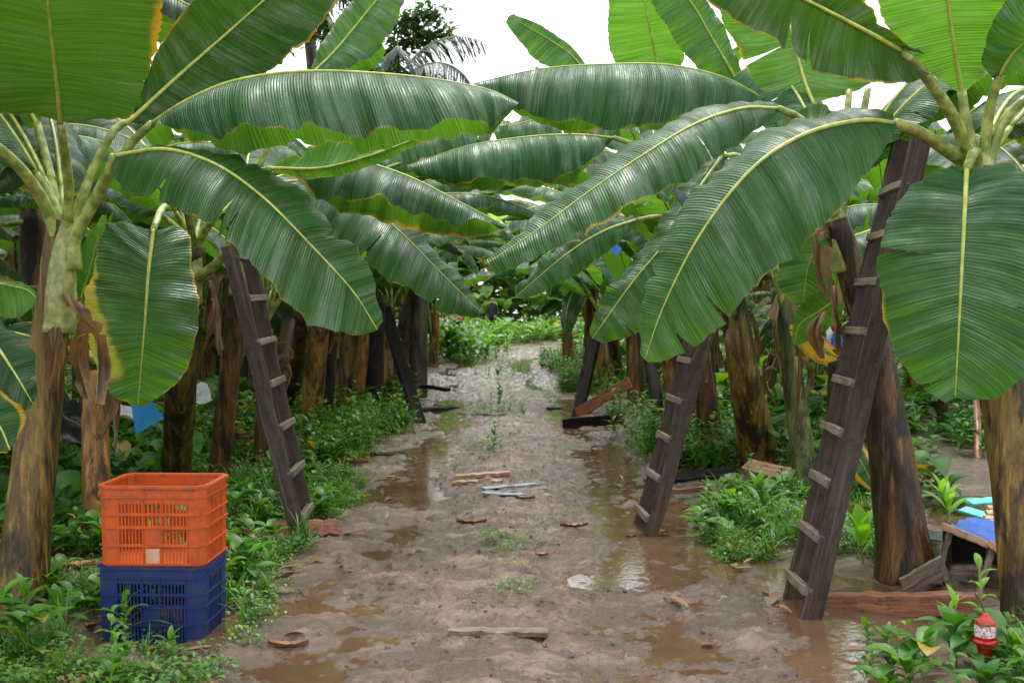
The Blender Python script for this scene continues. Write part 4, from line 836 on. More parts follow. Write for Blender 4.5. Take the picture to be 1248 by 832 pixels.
# ------------------------------------------------------------------ ladders
def ladder(near, near_top, far, far_top, label, rw=.13, rt=.035, n=9, z0=.12, step=.27, side=-1, seed=0, mat='wood_dark', rungs=True):
    nf = G(*near); ff = G(*far); nT = P(*near_top); fT = P(*far_top); root = empty('ladder', (nf+ff)/2, label, 'ladder', 'wooden ladders leaning beside the path')
    wd = unit(np.cross(nT-nf, ff-nf))
    wd = wd if wd[0]*side > 0 else -wd
    for a, b, s in ((nf, nT, 0), (ff, fT, 1)):
        a = a-np.array([0, 0, .05]); plank('rail', M[mat], root, a, b, rw, rt, wd, .0035, seed+s, 14)
    z = z0; i = 0
    while i < n:
        ta = z/(nT[2]-nf[2]); tb = z/(fT[2]-ff[2])
        if ta > .985: break
        a = nf+(nT-nf)*ta+wd*(rw/2-.014); b = ff+(fT-ff)*tb+wd*(rw/2-.014); e = unit(b-a)
        rr = np.random.default_rng(seed*9+i)
        plank('rung', M['wood_grey'], root, a-e*rr.uniform(-.02, .015), b+e*rr.uniform(.0, .05), .05, .045, wd, .002, seed*20+i, 3); z += step*rr.uniform(.96, 1.04); i += 1
    return root
ladder((983, 768), (1122, 172, 6.35), (962, 743), (1100, 172, 6.85), 'tallest dark wooden ladder leaning right beside the path in front of the thick leaning trunk', .112, .035, 10, .17, .27, -1, 1)
ladder((790, 657), (868, 385, 8.4), (778, 640), (850, 385, 8.9), 'middle sized ladder standing in the shallow puddle on the right edge of the path', .10, .03, 8, .12, .28, -1, 2)
ladder((367, 662), (278, 300, 8.1), (378, 647), (300, 300, 8.6), 'dark wooden ladder leaning left into the leaves beside the left edge of the path', .105, .035, 9, .14, .30, 1, 3)
ladder((514, 516), (470, 376, 16.6), (507, 508), (468, 376, 17.2), 'small far ladder leaning left where the weeds meet the path', .15, .06, 6, .35, .36, 1, 4, 'wood_black')
ladder((702, 508), (724, 405, 17.3), (706, 503), (728, 405, 17.8), 'small far ladder leaning right across the path from its twin', .16, .06, 5, .3, .4, -1, 5, 'wood_black')

# ------------------------------------------------------------------ support poles
def pole(foot, top, rad, label, mat='wood_black', seed=0):
    b = G(*foot); C = crs([b-np.array([0, 0, .1]), (b+P(*top))/2+np.array([.02, 0, 0]), P(*top)], 14); V, Fl = tube(C, np.linspace(rad, rad*.85, 14), 10, rfun=lambda t, th: 1+.12*(vn(th*2+seed, t*8, 4)-.5))
    uv = np.array([(v[2], math.atan2(v[1]-b[1], v[0]-b[0])*rad) for v in V]); o = mk('support_pole', V, Fl, M[mat], None, {'metres': uv}, origin=b)
    return tag(o, label, 'pole', 'dark poles propping the banana plants')
pole((804, 527), (790, 430, 15.2), .085, 'short black pole standing right of the middle ladder', seed=1)
pole((396, 530), (403, 395, 14.2), .07, 'black pole right beside the orange tan trunk', seed=2)
pole((450, 512), (462, 360, 15.6), .11, 'dark pole left of the small far left ladder', seed=3)
pole((1192, 560), (1185, 455, 13.5), .045, 'thin reddish pole standing by the second mud lane at right', 'wood_red', 4)
pole((322, 560), (352, 390, 12.5), .085, 'slanting dark pole between the left ladder and the brown trunk behind it', 'wood_dark', 5)

# ------------------------------------------------------------------ crates
def crate(cx_, y0, z0, W, D, H, mat, rotdeg, label, groups, seed, patch=False):
    """lattice crate; front-left-bottom corner region around cx_, front face at y0"""
    root = empty('crate', (cx_, y0+D/2, z0), label, 'crate', groups); root['k'] = 1; del root['k']
    a = R(rotdeg); c0 = np.array([cx_, y0+D/2, z0]); t = .005; ch = .035
    taper = lambda z: 1-.022*(1-z/H)
    def T(pts): 
        o_ = []
        for p in pts:
            s = taper(p[2]); x, y = p[0]*s, p[1]*s; o_.append((c0[0]+x*math.cos(a)-y*math.sin(a), c0[1]+x*math.sin(a)+y*math.cos(a), c0[2]+p[2]))
        return o_
    def wall(axis, sgn):
        b = MB(); hw = (W if axis == 0 else D)/2-ch; off = (D if axis == 0 else W)/2
        def bx(u0, u1, z0_, z1, th=t, out=0.):
            n0, n1 = off-th+out, off+out
            P8 = []
            for u in (u0, u1):
                for nn in (n0, n1):
                    for z in (z0_, z1):
                        P8.append((u, sgn*nn, z) if axis == 0 else (sgn*nn, u, z))
            b.add(T(P8), [(0, 1, 3, 2), (4, 6, 7, 5), (0, 4, 5, 1), (2, 3, 7, 6), (0, 2, 6, 4), (1, 5, 7, 3)])
        ph = [0, .26, .30, .50, .54, .72, .76, .92, 1.]
        rows = [(.035, .235), (.275, .455), (.50, .62), (.66, .78)]
        solid = [(0, .035), (.235, .275), (.455, .50), (.62, .66), (.78, 1.)]
        for z0_, z1 in solid: bx(-hw, hw, z0_*H, z1*H)
        for z in (.255, .478, .64, .86, .03): bx(-hw-.012, hw+.012, (z-.010)*H, (z+.010)*H, .008, .009)      # raised bands
        cols = [(-hw, -hw*.72), (-hw*.20, -hw*.16), (hw*.20, hw*.24), (hw*.78, hw)]
        spans = [(-hw*.72, -hw*.20), (-hw*.16, hw*.20), (hw*.24, hw*.78)]
        if axis == 1: cols = [(-hw, -hw*.5), (hw*.5, hw)]; spans = [(-hw*.5, hw*.5)]
        for r_i, (z0_, z1) in enumerate(rows):
            for u0, u1 in cols: bx(u0, u1, z0_*H, z1*H)
            for s_i, (u0, u1) in enumerate(spans):
                if r_i == 1 and s_i == 1: bx(u0, u1, z0_*H, z1*H); continue
                k = max(3, int((u1-u0)/.017)); sw = (u1-u0)/k
                for i in range(k+1):
                    m = u0+i*sw; bx(max(u0, m-sw*.20), min(u1, m+sw*.20), z0_*H, z1*H)
        for u in (-hw*.72, -hw*.18, hw*.22, hw*.78) if axis == 0 else (-hw*.5, hw*.5): bx(u-.003, u+.003, .02*H, .86*H, .006, .005)
        mk('side_panel', b.V, b.F, M[mat], root, smooth=False)
    wall(0, -1); wall(0, 1); wall(1, -1); wall(1, 1)
    for sx in (-1, 1):
        for sy in (-1, 1):
            b = MB(); p = [(sx*(W/2-ch), sy*D/2), (sx*W/2, sy*(D/2-ch)), (sx*(W/2-.006), sy*(D/2-ch)), (sx*(W/2-ch), sy*(D/2-.006))]
            V = T([(x, y, z) for z in (0, H) for x, y in p]); b.add(V, [(0, 1, 5, 4), (1, 2, 6, 5), (2, 3, 7, 6), (3, 0, 4, 7)])
            for z in (.255, .478, .64, .86, .03):
                q = [(sx*(W/2-ch), sy*(D/2+.009)), (sx*(W/2+.009), sy*(D/2-ch)), (sx*(W/2-.002), sy*(D/2-ch)), (sx*(W/2-ch), sy*(D/2-.002))]
                V = T([(x, y, zz) for zz in ((z-.01)*H, (z+.01)*H) for x, y in q]); b.add(V, [(0, 1, 5, 4), (1, 2, 6, 5), (2, 3, 7, 6), (3, 0, 4, 7), (0, 3, 2, 1), (4, 5, 6, 7)])
            mk('corner_post', b.V, b.F, M[mat], root, smooth=False)
    # rim: octagonal ring
    def ring(o, z0_, z1, inn, name):
        oc = lambda e: [(-W/2+ch, -D/2-e), (W/2-ch, -D/2-e), (W/2+e, -D/2+ch), (W/2+e, D/2-ch), (W/2-ch, D/2+e), (-W/2+ch, D/2+e), (-W/2-e, D/2-ch), (-W/2-e, -D/2+ch)]
        V = T([(x, y, z) for z in (z0_, z1) for e in (o, inn) for x, y in oc(e)]); Fl = []
        for i in range(8):
            j = (i+1) % 8; Fl += [(i, j, 16+j, 16+i), (8+j, 8+i, 24+i, 24+j), (16+i, 16+j, 24+j, 24+i), (i, 8+i, 8+j, j)]
        mk(name, V, Fl, M[mat], root, smooth=False)
    ring(.012, .965*H, 1.0*H, -.014, 'rim')
    b = MB(); V = T([(-W/2+ch, -D/2+.006, .012), (W/2-ch, -D/2+.006, .012), (W/2-.006, -D/2+ch, .012), (W/2-.006, D/2-ch, .012), (W/2-ch, D/2-.006, .012), (-W/2+ch, D/2-.006, .012), (-W/2+.006, D/2-ch, .012), (-W/2+.006, -D/2+ch, .012)])
    V += [(x, y, z-.008) for x, y, z in V]; b.add(V, [tuple(range(8)), tuple(range(15, 7, -1))]+[(i, 8+i, 8+(i+1) % 8, (i+1) % 8) for i in range(8)]); mk('base_panel', b.V, b.F, M[mat], root, smooth=False)
    if patch:
        b = MB(); P8 = T([(x, y, z) for x in (-W*.055, W*.075) for y in (-D/2-.0045, -D/2-.0035) for z in (.04*H, .22*H)])
        b.add(P8, [(0, 1, 3, 2), (4, 6, 7, 5), (0, 4, 5, 1), (2, 3, 7, 6), (0, 2, 6, 4), (1, 5, 7, 3)]); mk('sticker', b.V, b.F, M['sticker'], root, smooth=False, )['label'] = 'faded pale sticker low on the front'
    return root
Yc = 5.62; X0 = (118-624)/F*Yc; X1 = (272-624)/F*(Yc+.05); cxm = (X0+X1)/2-.045; CW = (X1-X0)-.075
zb = gz(cxm, Yc)-.01; zt1 = P(195, 690, Yc)[2]; zt2 = P(195, 592, Yc)[2]; zb0 = P(195, 786, Yc)[2]
crate(cxm-.004, Yc, zb0, CW, .42, zt1-zb0-.001, 'blue', -3, 'dark blue lattice crate standing in the weeds under the orange crate', 'stacked harvest crates', 1)
crate(cxm+.004, Yc, zt1, CW, .42, zt2-zt1, 'orange', -2, 'orange lattice crate stacked on top of the blue crate', 'stacked harvest crates', 2, True)

# ------------------------------------------------------------------ boards and litter
def board(p0, p1, w, t, mat, label, cat='board', seed=0, lift=0., wdir=(0, 1, 0), tilt=None, group='loose boards lying about the path', jit=.005):
    a = G(*p0) if len(p0) == 2 else P(*p0); b = G(*p1) if len(p1) == 2 else P(*p1); a = a+[0, 0, lift]; b = b+[0, 0, lift]
    o = plank('board', M[mat], None, a, b, w, t, wdir, jit, seed, 12)
    c = (a+b)/2; o.data.transform(__import__('mathutils').Matrix.Translation(Vector(tuple(-c)))); o.location = tuple(c)
    return tag(o, label, cat, group)
board((548, 776), (668, 778), .075, .03, 'wood_grey', 'pale weathered board sunk in the mud in the near middle of the path', seed=1, lift=.012)
board((556, 582), (622, 580), .10, .035, 'wood_tan', 'upper tan board of the small pile in the middle of the path', seed=2, lift=.035)
board((553, 590), (612, 588), .10, .03, 'wood_tan', 'lower tan board with a dark broken end in the middle of the path', seed=3, lift=.012)
for i, (a, b, m_, l) in enumerate((((590, 598), (655, 592), 'tin', 'pale blue grey strip lying next to the tan boards in the middle of the path'), ((588, 606), (668, 604), 'tin', 'longer pale blue grey strip nearest the camera in the small pile'), ((598, 599), (664, 599), 'wood_grey', 'weathered grey strip between the two blue grey strips in the small pile'))):
    board(a, b, .09, .012, m_, l, seed=5+i, lift=.014+.004*i)
board((562, 506), (612, 505), .16, .03, 'wood_grey', 'long pale board lying across the far middle of the path', seed=9, lift=.015)
board((686, 524), (760, 516), .14, .04, 'wood_black', 'thick black board lying on edge at the right edge of the path', seed=10, lift=.07, wdir=(.1, 0, 1))
board((703, 508), (768, 468, 16.0), .16, .04, 'wood_red', 'reddish brown board slanting up behind the far right ladder', seed=11, lift=.03, wdir=(0, .2, 1))
board((668, 500), (704, 500), .1, .03, 'wood_black', 'thin dark board lying left of the far right ladder foot', seed=12, lift=.02)
board((512, 502), (557, 500), .12, .05, 'wood_black', 'dark board lying right of the far left ladder foot', seed=13, lift=.03)
board((515, 470, 16.2), (546, 475, 16.0), .12, .05, 'wood_black', 'dark board jutting out behind the far left ladder', seed=14, lift=.0)
board((455, 557), (503, 556), .10, .03, 'wood_black', 'flat dark board at the left edge of the path below the broad leaved seedling', seed=15, lift=.015)
board((328, 652), (416, 650), .11, .05, 'wood_red', 'dark red board passing behind the foot of the left ladder', seed=16, lift=.03, wdir=(0, .6, 1))
board((372, 614), (412, 612), .14, .02, 'wood_tan', 'light brown board beside the left ladder foot', seed=17, lift=.03)
board((815, 572), (898, 566), .2, .05, 'wood_black', 'upper black board behind the middle right ladder', seed=18, lift=.10, wdir=(0, 1, .3))
board((818, 590), (898, 580), .14, .03, 'wood_black', 'dark sheet under the black board behind the middle right ladder', seed=19, lift=.04, wdir=(0, 1, .4))
board((806, 604), (915, 598), .05, .04, 'wood_red', 'thin red brown strip lying from the middle right ladder into the weeds', seed=20, lift=.04)
board((910, 566, 10.2), (968, 580, 9.9), .16, .03, 'wood_tan', 'light topped board slanting down right of the stout trunk', seed=21, wdir=(0, 1, .5))
board((1000, 750), (1192, 752), .115, .10, 'wood_red', 'heavy wet reddish beam lying across the ground at lower right', 'beam', seed=22, lift=.055, wdir=(0, 0, 1), jit=.003)
board((660, 448), (690, 446), .12, .04, 'wood_dark', 'small dark plank at the far right edge of the path', seed=23, lift=.02)
board((275, 628), (318, 640), .05, .03, 'wood_black', 'thin black stick lying in weeds left of the left ladder', seed=24, lift=.05)
for i, q in enumerate(((283, 560), (283, 552), (284, 545), (285, 537), (286, 529))):
    a = P(q[0], q[1], 11.6); b = P(q[0]+34, q[1]-1, 11.8); o = plank('board', M['wood_tan' if i % 2 else 'wood_red'], None, a, b, .16, .045, (0, 1, 0), .004, 60+i, 8)
    tag(o, ['lowest board of the small stack behind the left ladder', 'second board from the bottom of the small stack behind the left ladder', 'middle board of the small stack behind the left ladder', 'second board from the top of the small stack behind the left ladder', 'top tan board of the small stack behind the left ladder'][i], 'board', 'boards stacked behind the left ladder')
a = G(300, 566)
def chips(px, py, L, w, az, label, mat='husk', seed=0, curl=.3):
    g = G(px, py); rr = np.random.default_rng(seed); d = np.array([math.cos(az), math.sin(az), 0]); s = np.array([-d[1], d[0], 0]); n = 12; V = []; UV = []; Fl = []
    t = np.linspace(-1, 1, n); kk = 7
    for lay in (0, 1):
        for i, x in enumerate(t):
            ww = w*(1-abs(x)**3*.7)*(1+.1*rr.normal())
            for j in range(kk):
                y = j/(kk-1)*2-1; z = curl*w*(y*y)+.04*L*x*x+.012+.01*rr.normal()*.3-lay*.006
                V.append(g+d*x*L/2+s*(y*ww/2+.12*L*x*x)+np.array([0, 0, z])); UV.append((x*L/2, y*w/2))
    for lay in (0, 1):
        b = lay*n*kk
        for i in range(n-1):
            for j in range(kk-1):
                f = (b+i*kk+j, b+(i+1)*kk+j, b+(i+1)*kk+j+1, b+i*kk+j+1); Fl.append(f if lay == 0 else f[::-1])
    return tag(mk('leaf_sheath', V, Fl, M[mat], None, {'metres': UV}, origin=g), label, 'leaf sheath', 'fallen pieces of banana leaf sheath')
chips(424, 566, .42, .13, R(-18), 'curled salmon coloured piece of leaf sheath on the left weeds', 'husk', 1)
chips(88, 696, .26, .09, R(10), 'reddish curled leaf sheath between the nearest left trunk and the blue crate', 'husk', 2)
chips(70, 678, .16, .07, R(50), 'small brown leaf sheath scrap right of the nearest left trunk', 'husk_brown', 3)
chips(660, 680, .10, .035, R(-5), 'bright orange leaf scrap on the middle of the path', 'husk', 4)
chips(225, 552, .5, .14, R(10), 'brown leaf sheath behind the olive trunk on the left', 'husk_brown', 5)
chips(1000, 672, .3, .1, R(60), 'rotting brown leaf sheath behind the tallest ladder', 'husk_brown', 6)
chips(1062, 640, .35, .16, R(30), 'brown curled sheath leaning near the thick leaning trunk', 'husk_brown', 7, .8)
chips(700, 648, .2, .05, R(5), 'dark twiggy leaf sheath strip across the middle of the path', 'husk_brown', 8)
chips(575, 640, .22, .06, R(8), 'dark sheath strip pressed into the ridge of the path', 'husk_brown', 9)
chips(640, 604, .16, .05, R(-12), 'small rotting sheath scrap beside the grey strips', 'husk_brown', 10)
chips(350, 790, .2, .05, R(-5), 'dark rotting strip at the near left edge of the path', 'husk_brown', 11)
chips(770, 655, .10, .03, R(40), 'tiny dark leaf scrap left of the middle right ladder', 'husk_brown', 12)

# ------------------------------------------------------------------ broken box with the blue tarpaulin, right
bx0 = P(1150, 716, 6.75); root = empty('broken_box', G(1190, 735)+np.array([0, .3, 0]), 'collapsed wooden box with dark hollow inside beside the right edge trunks', 'box')
def bp(a, b, w, t, mat, name='board', wdir=(0, 1, 0), seed=0): return plank(name, M[mat], root, P(*a), P(*b), w, t, wdir, .003, seed, 8)
bp((1148, 640, 6.5), (1206, 664, 6.4), .08, .04, 'wood_tan', 'top_edge', seed=31); bp((1204, 661, 6.4), (1250, 694, 6.3), .08, .04, 'wood_tan', 'top_edge', seed=32)
bp((1157, 648, 6.5), (1146, 690, 6.5), .03, .03, 'wood_grey', 'post', (1, 0, 0), 33); bp((1146, 688, 6.5), (1160, 722, 6.5), .03, .03, 'wood_grey', 'post', (1, 0, 0), 34)
bp((1209, 668, 6.4), (1188, 735, 6.35), .035, .03, 'wood_grey', 'post', (1, 0, 0), 35)
bp((1150, 690, 7.1), (1270, 690, 7.0), .45, .02, 'wood_black', 'back_panel', (0, 0, 1), 36)
bp((1152, 690, 6.52), (1158, 690, 7.1), .40, .02, 'wood_black', 'side_panel', (0, 0, 1), 37)
bp((1100, 720, 6.45), (1152, 690, 6.5), .16, .02, 'wood_grey', 'fallen_panel', (.6, 0, 1), 38)
bp((1200, 700, 6.42), (1255, 745, 6.3), .10, .02, 'wood_dark', 'brace', (0, 0, 1), 39)
# tarp
def cloth(name, c4, n, amp, mat, label, cat, seed=0, group=None):
    c = [P(*q) for q in c4]; u = np.linspace(0, 1, n); Ug, Vg = np.meshgrid(u, u, indexing='ij'); U_, V_ = Ug[..., None], Vg[..., None]
    S = c[0]*(1-U_)*(1-V_)+c[1]*U_*(1-V_)+c[2]*U_*V_+c[3]*(1-U_)*V_
    S[..., 2] += amp*(fbm(Ug*3+seed, Vg*9, 5)-.5)*2+amp*.7*np.sin(Vg*14+Ug*3)
    top = S.reshape(-1, 3); nrm = unit(np.cross(c[1]-c[0], c[3]-c[0])); bot = top-nrm*.004; i = np.arange(n-1)[:, None]*n; j = np.arange(n-1)[None]; q = np.stack([i+j, i+n+j, i+n+j+1, i+j+1], -1).reshape(-1, 4)
    ctr = top.mean(0)
    return tag(mk(name, np.vstack([top, bot]), np.vstack([q, q[:, ::-1]+n*n]), M[mat], origin=ctr), label, cat, group)
cloth('tarpaulin', [(1158, 642, 6.5), (1262, 690, 6.3), (1262, 640, 7.1), (1178, 632, 7.0)], 22, .022, 'tarp', 'crumpled bright blue tarpaulin draped over the broken box', 'tarpaulin', 1)
cloth('tarpaulin', [(1186, 728, 6.32), (1262, 740, 6.2), (1262, 722, 6.5), (1200, 716, 6.5)], 14, .01, 'tarp', 'small blue tarpaulin scrap low behind the red trap', 'tarpaulin', 2)
tag(plank('board', M['teal'], None, P(1180, 612, 8.3), P(1250, 606, 8.4), .10, .02, (0, 1, .2), .003, 41), 'upper turquoise board at the right edge behind the box', 'board', 'turquoise boards behind the box')
tag(plank('board', M['teal'], None, P(1172, 620, 7.9), P(1212, 632, 7.7), .10, .02, (0, 1, .2), .003, 42), 'lower turquoise board behind the broken box', 'board', 'turquoise boards behind the box')
for i in range(5):
    tag(plank('slat', M['wood_tan'], None, P(1196+i*2, 643-i*6, 7.35+.08*i), P(1256, 641-i*6, 7.35+.08*i), .05, .02, (0, 1, .4), .002, 45+i), ['lowest', 'second lowest', 'middle', 'second highest', 'highest'][i]+' tan slat of the slatted panel behind the blue tarpaulin', 'slat', 'tan slats behind the tarpaulin')
cloth('plastic_sheet', [(1108, 655, 7.3), (1150, 660, 7.2), (1148, 648, 7.8), (1110, 646, 7.8)], 10, .012, 'black', 'wet black plastic sheet left of the broken box', 'plastic sheet', 3)

# ------------------------------------------------------------------ red insect trap hanging among the seedlings
def lathe(prof_, c, seg=24):
    V = []; n = len(prof_)
    for r0, z in prof_:
        for j in range(seg): a = 2*math.pi*j/seg; V.append((c[0]+r0*math.cos(a), c[1]+r0*math.sin(a), c[2]+z))
    Fl = [(i*seg+j, i*seg+(j+1) % seg, (i+1)*seg+(j+1) % seg, (i+1)*seg+j) for i in range(n-1) for j in range(seg)]
    return V, Fl+[tuple(range(seg))[::-1], tuple(range((n-1)*seg, n*seg))]
tp = P(1200, 800, 4.95); s = 4.95/F*1.05
root = empty('insect_trap', tp, 'red plastic insect trap with a pale printed label among the seedlings at lower right', 'insect trap')
V, Fl = lathe([(6*s, 0), (7*s, 2*s), (9*s, 13*s), (15*s, 18*s), (15.5*s, 20*s), (12*s, 22*s)], tp); mk('cup', V, Fl, M['red'], root)
V, Fl = lathe([(11.2*s, 22*s), (11.6*s, 23*s), (11.6*s, 40*s), (10*s, 44*s), (6*s, 47*s), (4*s, 49*s), (3*s, 52*s)], tp); mk('jar', V, Fl, M['red'], root)
m, nt_ = newmat('printed_label'); k = N(nt_); tc = k.n('ShaderNodeTexCoord').outputs['Object']
v = k.n('ShaderNodeTexVoronoi', feature='F1', i_Scale=150., i_Vector=k.mapv(tc, (1, 1, .7)))
colr = k.mix(k.math('GREATER_THAN', k.noise(tc, 120, 2), .56), (.72, .55, .60), k.mix(k.math('GREATER_THAN', k.noise(tc, 60, 1), .5), (.45, .04, .06), (.08, .10, .25)))
k.out(k.pbsdf(colr, .35, .5)); M['print'] = m
V, Fl = lathe([(11.9*s, 25*s), (11.95*s, 25.5*s), (11.95*s, 38*s), (11.9*s, 38.4*s)], tp, 32); mk('label', V, Fl[:-2], M['print'], root)
V, Fl = tube(crs([tp+[0, 0, 50*s], P(1196, 735, 4.98), P(1188, 722, 5.0)], 10), .004, 8); mk('hanger', V, Fl, M['black'], root)

# hanging plastic bags and tags
def bag(px, py, Y, w, h, mat, label, cat='plastic bag', seed=0):
    c = P(px, py, Y); rr = np.random.default_rng(seed); V = []; n = 9; m_ = 12
    for i in range(n):
        t = i/(n-1)
        for j in range(m_):
            a = 2*math.pi*j/m_; rx = w/2*(1-.75*t**3)*(1+.12*rr.normal()); V.append((c[0]+math.cos(a)*rx, c[1]+math.sin(a)*w*.18*(1-.6*t)*(1+.2*rr.normal()), c[2]-h/2+h*t+.01*rr.normal()))
    Fl = [(i*m_+j, i*m_+(j+1) % m_, (i+1)*m_+(j+1) % m_, (i+1)*m_+j) for i in range(n-1) for j in range(m_)]+[tuple(range(m_))[::-1], tuple(range((n-1)*m_, n*m_))]
    return tag(mk('plastic_bag', V, Fl, M[mat], origin=c, smooth=False), label, cat, 'coloured plastic hanging among the leaves')
cloth('plastic_sheet', [(160, 494, 8.3), (180, 484, 8.3), (200, 508, 8.3), (166, 531, 8.3)], 8, .01, 'cyan', 'blue plastic scrap hanging below the yellow patched leaf', 'plastic sheet', 6)
cloth('plastic_sheet', [(132, 508, 8.9), (166, 512, 8.7), (168, 497, 8.9), (134, 494, 9.0)], 8, .03, 'white', 'whitish plastic sheet behind the torn tan trunk', 'plastic sheet', 7)
cloth('plastic_sheet', [(60, 540, 9.0), (112, 548, 9.0), (110, 490, 9.3), (74, 486, 9.3)], 12, .04, 'black', 'black plastic sheet behind the nearest left trunk', 'plastic sheet', 8)
cloth('plastic_sheet', [(744, 306, 7.2), (752, 313, 7.2), (758, 303, 7.25), (752, 297, 7.25)], 6, .006, 'tarp', 'small blue plastic tag hanging among dry leaves right of centre', 'plastic sheet', 9)
bag(1020, 412, 9.5, .10, .15, 'tarp', 'small blue bag hanging behind the yellow leaf near the tallest ladder', seed=1)
bag(1011, 408, 9.55, .06, .13, 'white', 'small pinkish white bag next to the small blue bag', seed=2)
bag(1017, 395, 9.6, .05, .06, 'red', 'tiny red plastic bag above the small blue bag', seed=3)
bag(245, 478, 11.0, .2, .18, 'white', 'crumpled white bag seen between the olive trunk and grey brown trunk', seed=4)
cloth('plastic_sheet', [(820, 232, 6.9), (838, 262, 6.9), (842, 244, 6.95), (826, 230, 6.95)], 6, .004, 'black', 'torn black plastic strip hanging under the long arching leaf', 'plastic sheet', 10)

# ------------------------------------------------------------------ single seedlings
def seedling(px, py, H, n, L, W, mat, label, seed, kind='rosette', pitch=(.3, 1.2), curl=.6, Y=None, group='seedlings growing beside the path'):
    g = G(px, py) if Y is None else P(px, py, Y); rr = np.random.default_rng(seed); root = empty('seedling', g, label, 'seedling', group)
    st = [g-[0, 0, .03], g+[rr.normal(0, .01), rr.normal(0, .01), H*.5], g+[rr.normal(0, .02), 0, H]]; C = crs(st, 10); V, Fl = tube(C, np.linspace(.006, .003, 10)*(1+H*2), 7); mk('stem', V, Fl, M['wildstem'], root)
    for i in range(n):
        f = (i+.5)/n; p = C[min(9, int((.35+.65*f)*9))]; V, Fq = lance(L*rr.uniform(.75, 1.15)*(1.1-.4*f), W*rr.uniform(.85, 1.15), 9, curl*rr.uniform(.7, 1.3), .3)
        mk('leaf', place(V, i*2.4+rr.normal(0, .25), pitch[0]+(pitch[1]-pitch[0])*f, p), Fq, M[mat], root)
    return root
seedling(152, 786, .20, 12, .20, .018, 'lime', 'bright lime seedling with pointed leaves in front of the blue crate', 1)
seedling(70, 770, .12, 8, .19, .038, 'deep', 'broad leaved seedling at the left edge in front of the nearest trunk', 2)
seedling(28, 762, .16, 10, .17, .02, 'weed', 'slender leaved seedling in the lower left corner', 3)
seedling(205, 802, .07, 9, .10, .015, 'weed', 'low seedling at the near right corner of the blue crate', 4)
seedling(452, 512, .30, 6, .42, .075, 'deep', 'large glossy broad leaved seedling beside the left edge of the path', 5, pitch=(.3, 1.1), curl=.8)
seedling(1154, 640, .22, 9, .26, .026, 'lime', 'upright lime green seedling behind the thick leaning trunk', 6, pitch=(.6, 1.35), curl=.4)
seedling(1000, 720, .10, 0, .2, .03, 'deep', 'bare short stem beside the tallest ladder foot', 7)
seedling(1052, 688, .22, 7, .27, .05, 'lime', 'pale green seedling with cupped leaves left of the thick leaning trunk', 8, pitch=(.7, 1.4), curl=.4)
seedling(930, 640, .25, 12, .30, .022, 'weed', 'tall strappy seedling left of the tallest ladder', 9, pitch=(.6, 1.4), curl=.7)
seedling(1165, 815, .20, 8, .20, .045, 'deep', 'dark broad leaved seedling left of the red trap', 10, pitch=(.2, .9))
seedling(1158, 800, .24, 7, .15, .017, 'lime', 'lime pointed shoot rising left of the red trap', 11, pitch=(.5, 1.3))
seedling(1080, 802, .10, 12, .10, .015, 'weed', 'small rosette seedling at the edge of the flooded strip', 12)
seedling(1186, 790, .42, 7, .12, .016, 'lime', 'tall thin seedling with a lobed top just behind the red trap', 13, pitch=(.3, .9))
seedling(1238, 826, .13, 10, .15, .022, 'weed', 'dense narrow leaved seedling in the lower right corner', 14, pitch=(.4, 1.3))
seedling(1205, 850, .07, 10, .14, .03, 'deep', 'low broad seedling below the red trap', 15)
seedling(1128, 828, .12, 10, .13, .022, 'weed', 'low leafy seedling near the bottom edge left of the red trap', 16)
seedling(1055, 790, .10, 8, .09, .017, 'weed', 'tiny seedling nearest the flooded strip beside the beam', 17)

# ------------------------------------------------------------------ trees and palm behind
def branch_tree(x, y, H, crown, label, seed, nleaf=2600, ls=.16, ends=()):
    rr = np.random.default_rng(seed); g = np.array([x, y, gz(x, y)]); root = empty('tree', g, label, 'tree', 'trees standing behind the plantation')
    C = crs([g-[0, 0, .2], g+[rr.normal(0, .3), 0, H*.35], g+[rr.normal(0, .5), 0, H*.8]], 16); V, Fl = tube(C, np.linspace(.22, .07, 16), 10); mk('trunk', V, Fl, M['bark'], root)
    cl = []; 
    for i in range(11):
        a = rr.uniform(0, 6.28); t = rr.uniform(.45, 1); p = C[int(t*15)]; e = p+np.array([math.cos(a), math.sin(a), rr.uniform(.1, .8)])*crown*rr.uniform(.6, 1.1)
        B_ = crs([p, (p+e)/2+[0, 0, .2], e], 8); V, Fl = tube(B_, np.linspace(.05, .012, 8), 6); mk('limb', V, Fl, M['bark'], root)
        for q in (3, 5, 6, 7): cl.append((B_[q], crown*rr.uniform(.22, .4)))
    for e in ends:
        B_ = crs([C[10], (C[12]+e)/2+[0, 0, .1], e], 8); V, Fl = tube(B_, np.linspace(.04, .01, 8), 6); mk('limb', V, Fl, M['bark'], root)
        for q in (4, 6, 7, 7): cl.append((B_[q], .34))
    Vs = []; Fs = []; b = 0
    for i in range(nleaf):
        c, s_ = cl[int(rr.integers(len(cl)))]; d = rr.normal(0, 1, 3); d = d/np.linalg.norm(d)*s_*rr.random()**.5*np.array([1.2, 1.2, .6])
        V, Fq = lance(ls*rr.uniform(.7, 1.3), ls*.28, 2, .3); V = place(V, rr.uniform(0, 6.28), rr.uniform(-.9, .3), c+d); Vs.append(V); Fs.append(Fq+b); b += len(V)
    mk('crown', np.vstack(Vs), np.vstack(Fs), M['tree'], root)
    return root
pt = P(470, 60, 20); branch_tree(pt[0], 20, 8.6, 1.5, 'dark leafy tree whose branch tips show against the sky left of the centre', 3, 3000, .17, [P(525, 12, 20), P(512, 50, 20), P(534, 40, 20), P(495, 25, 20)])
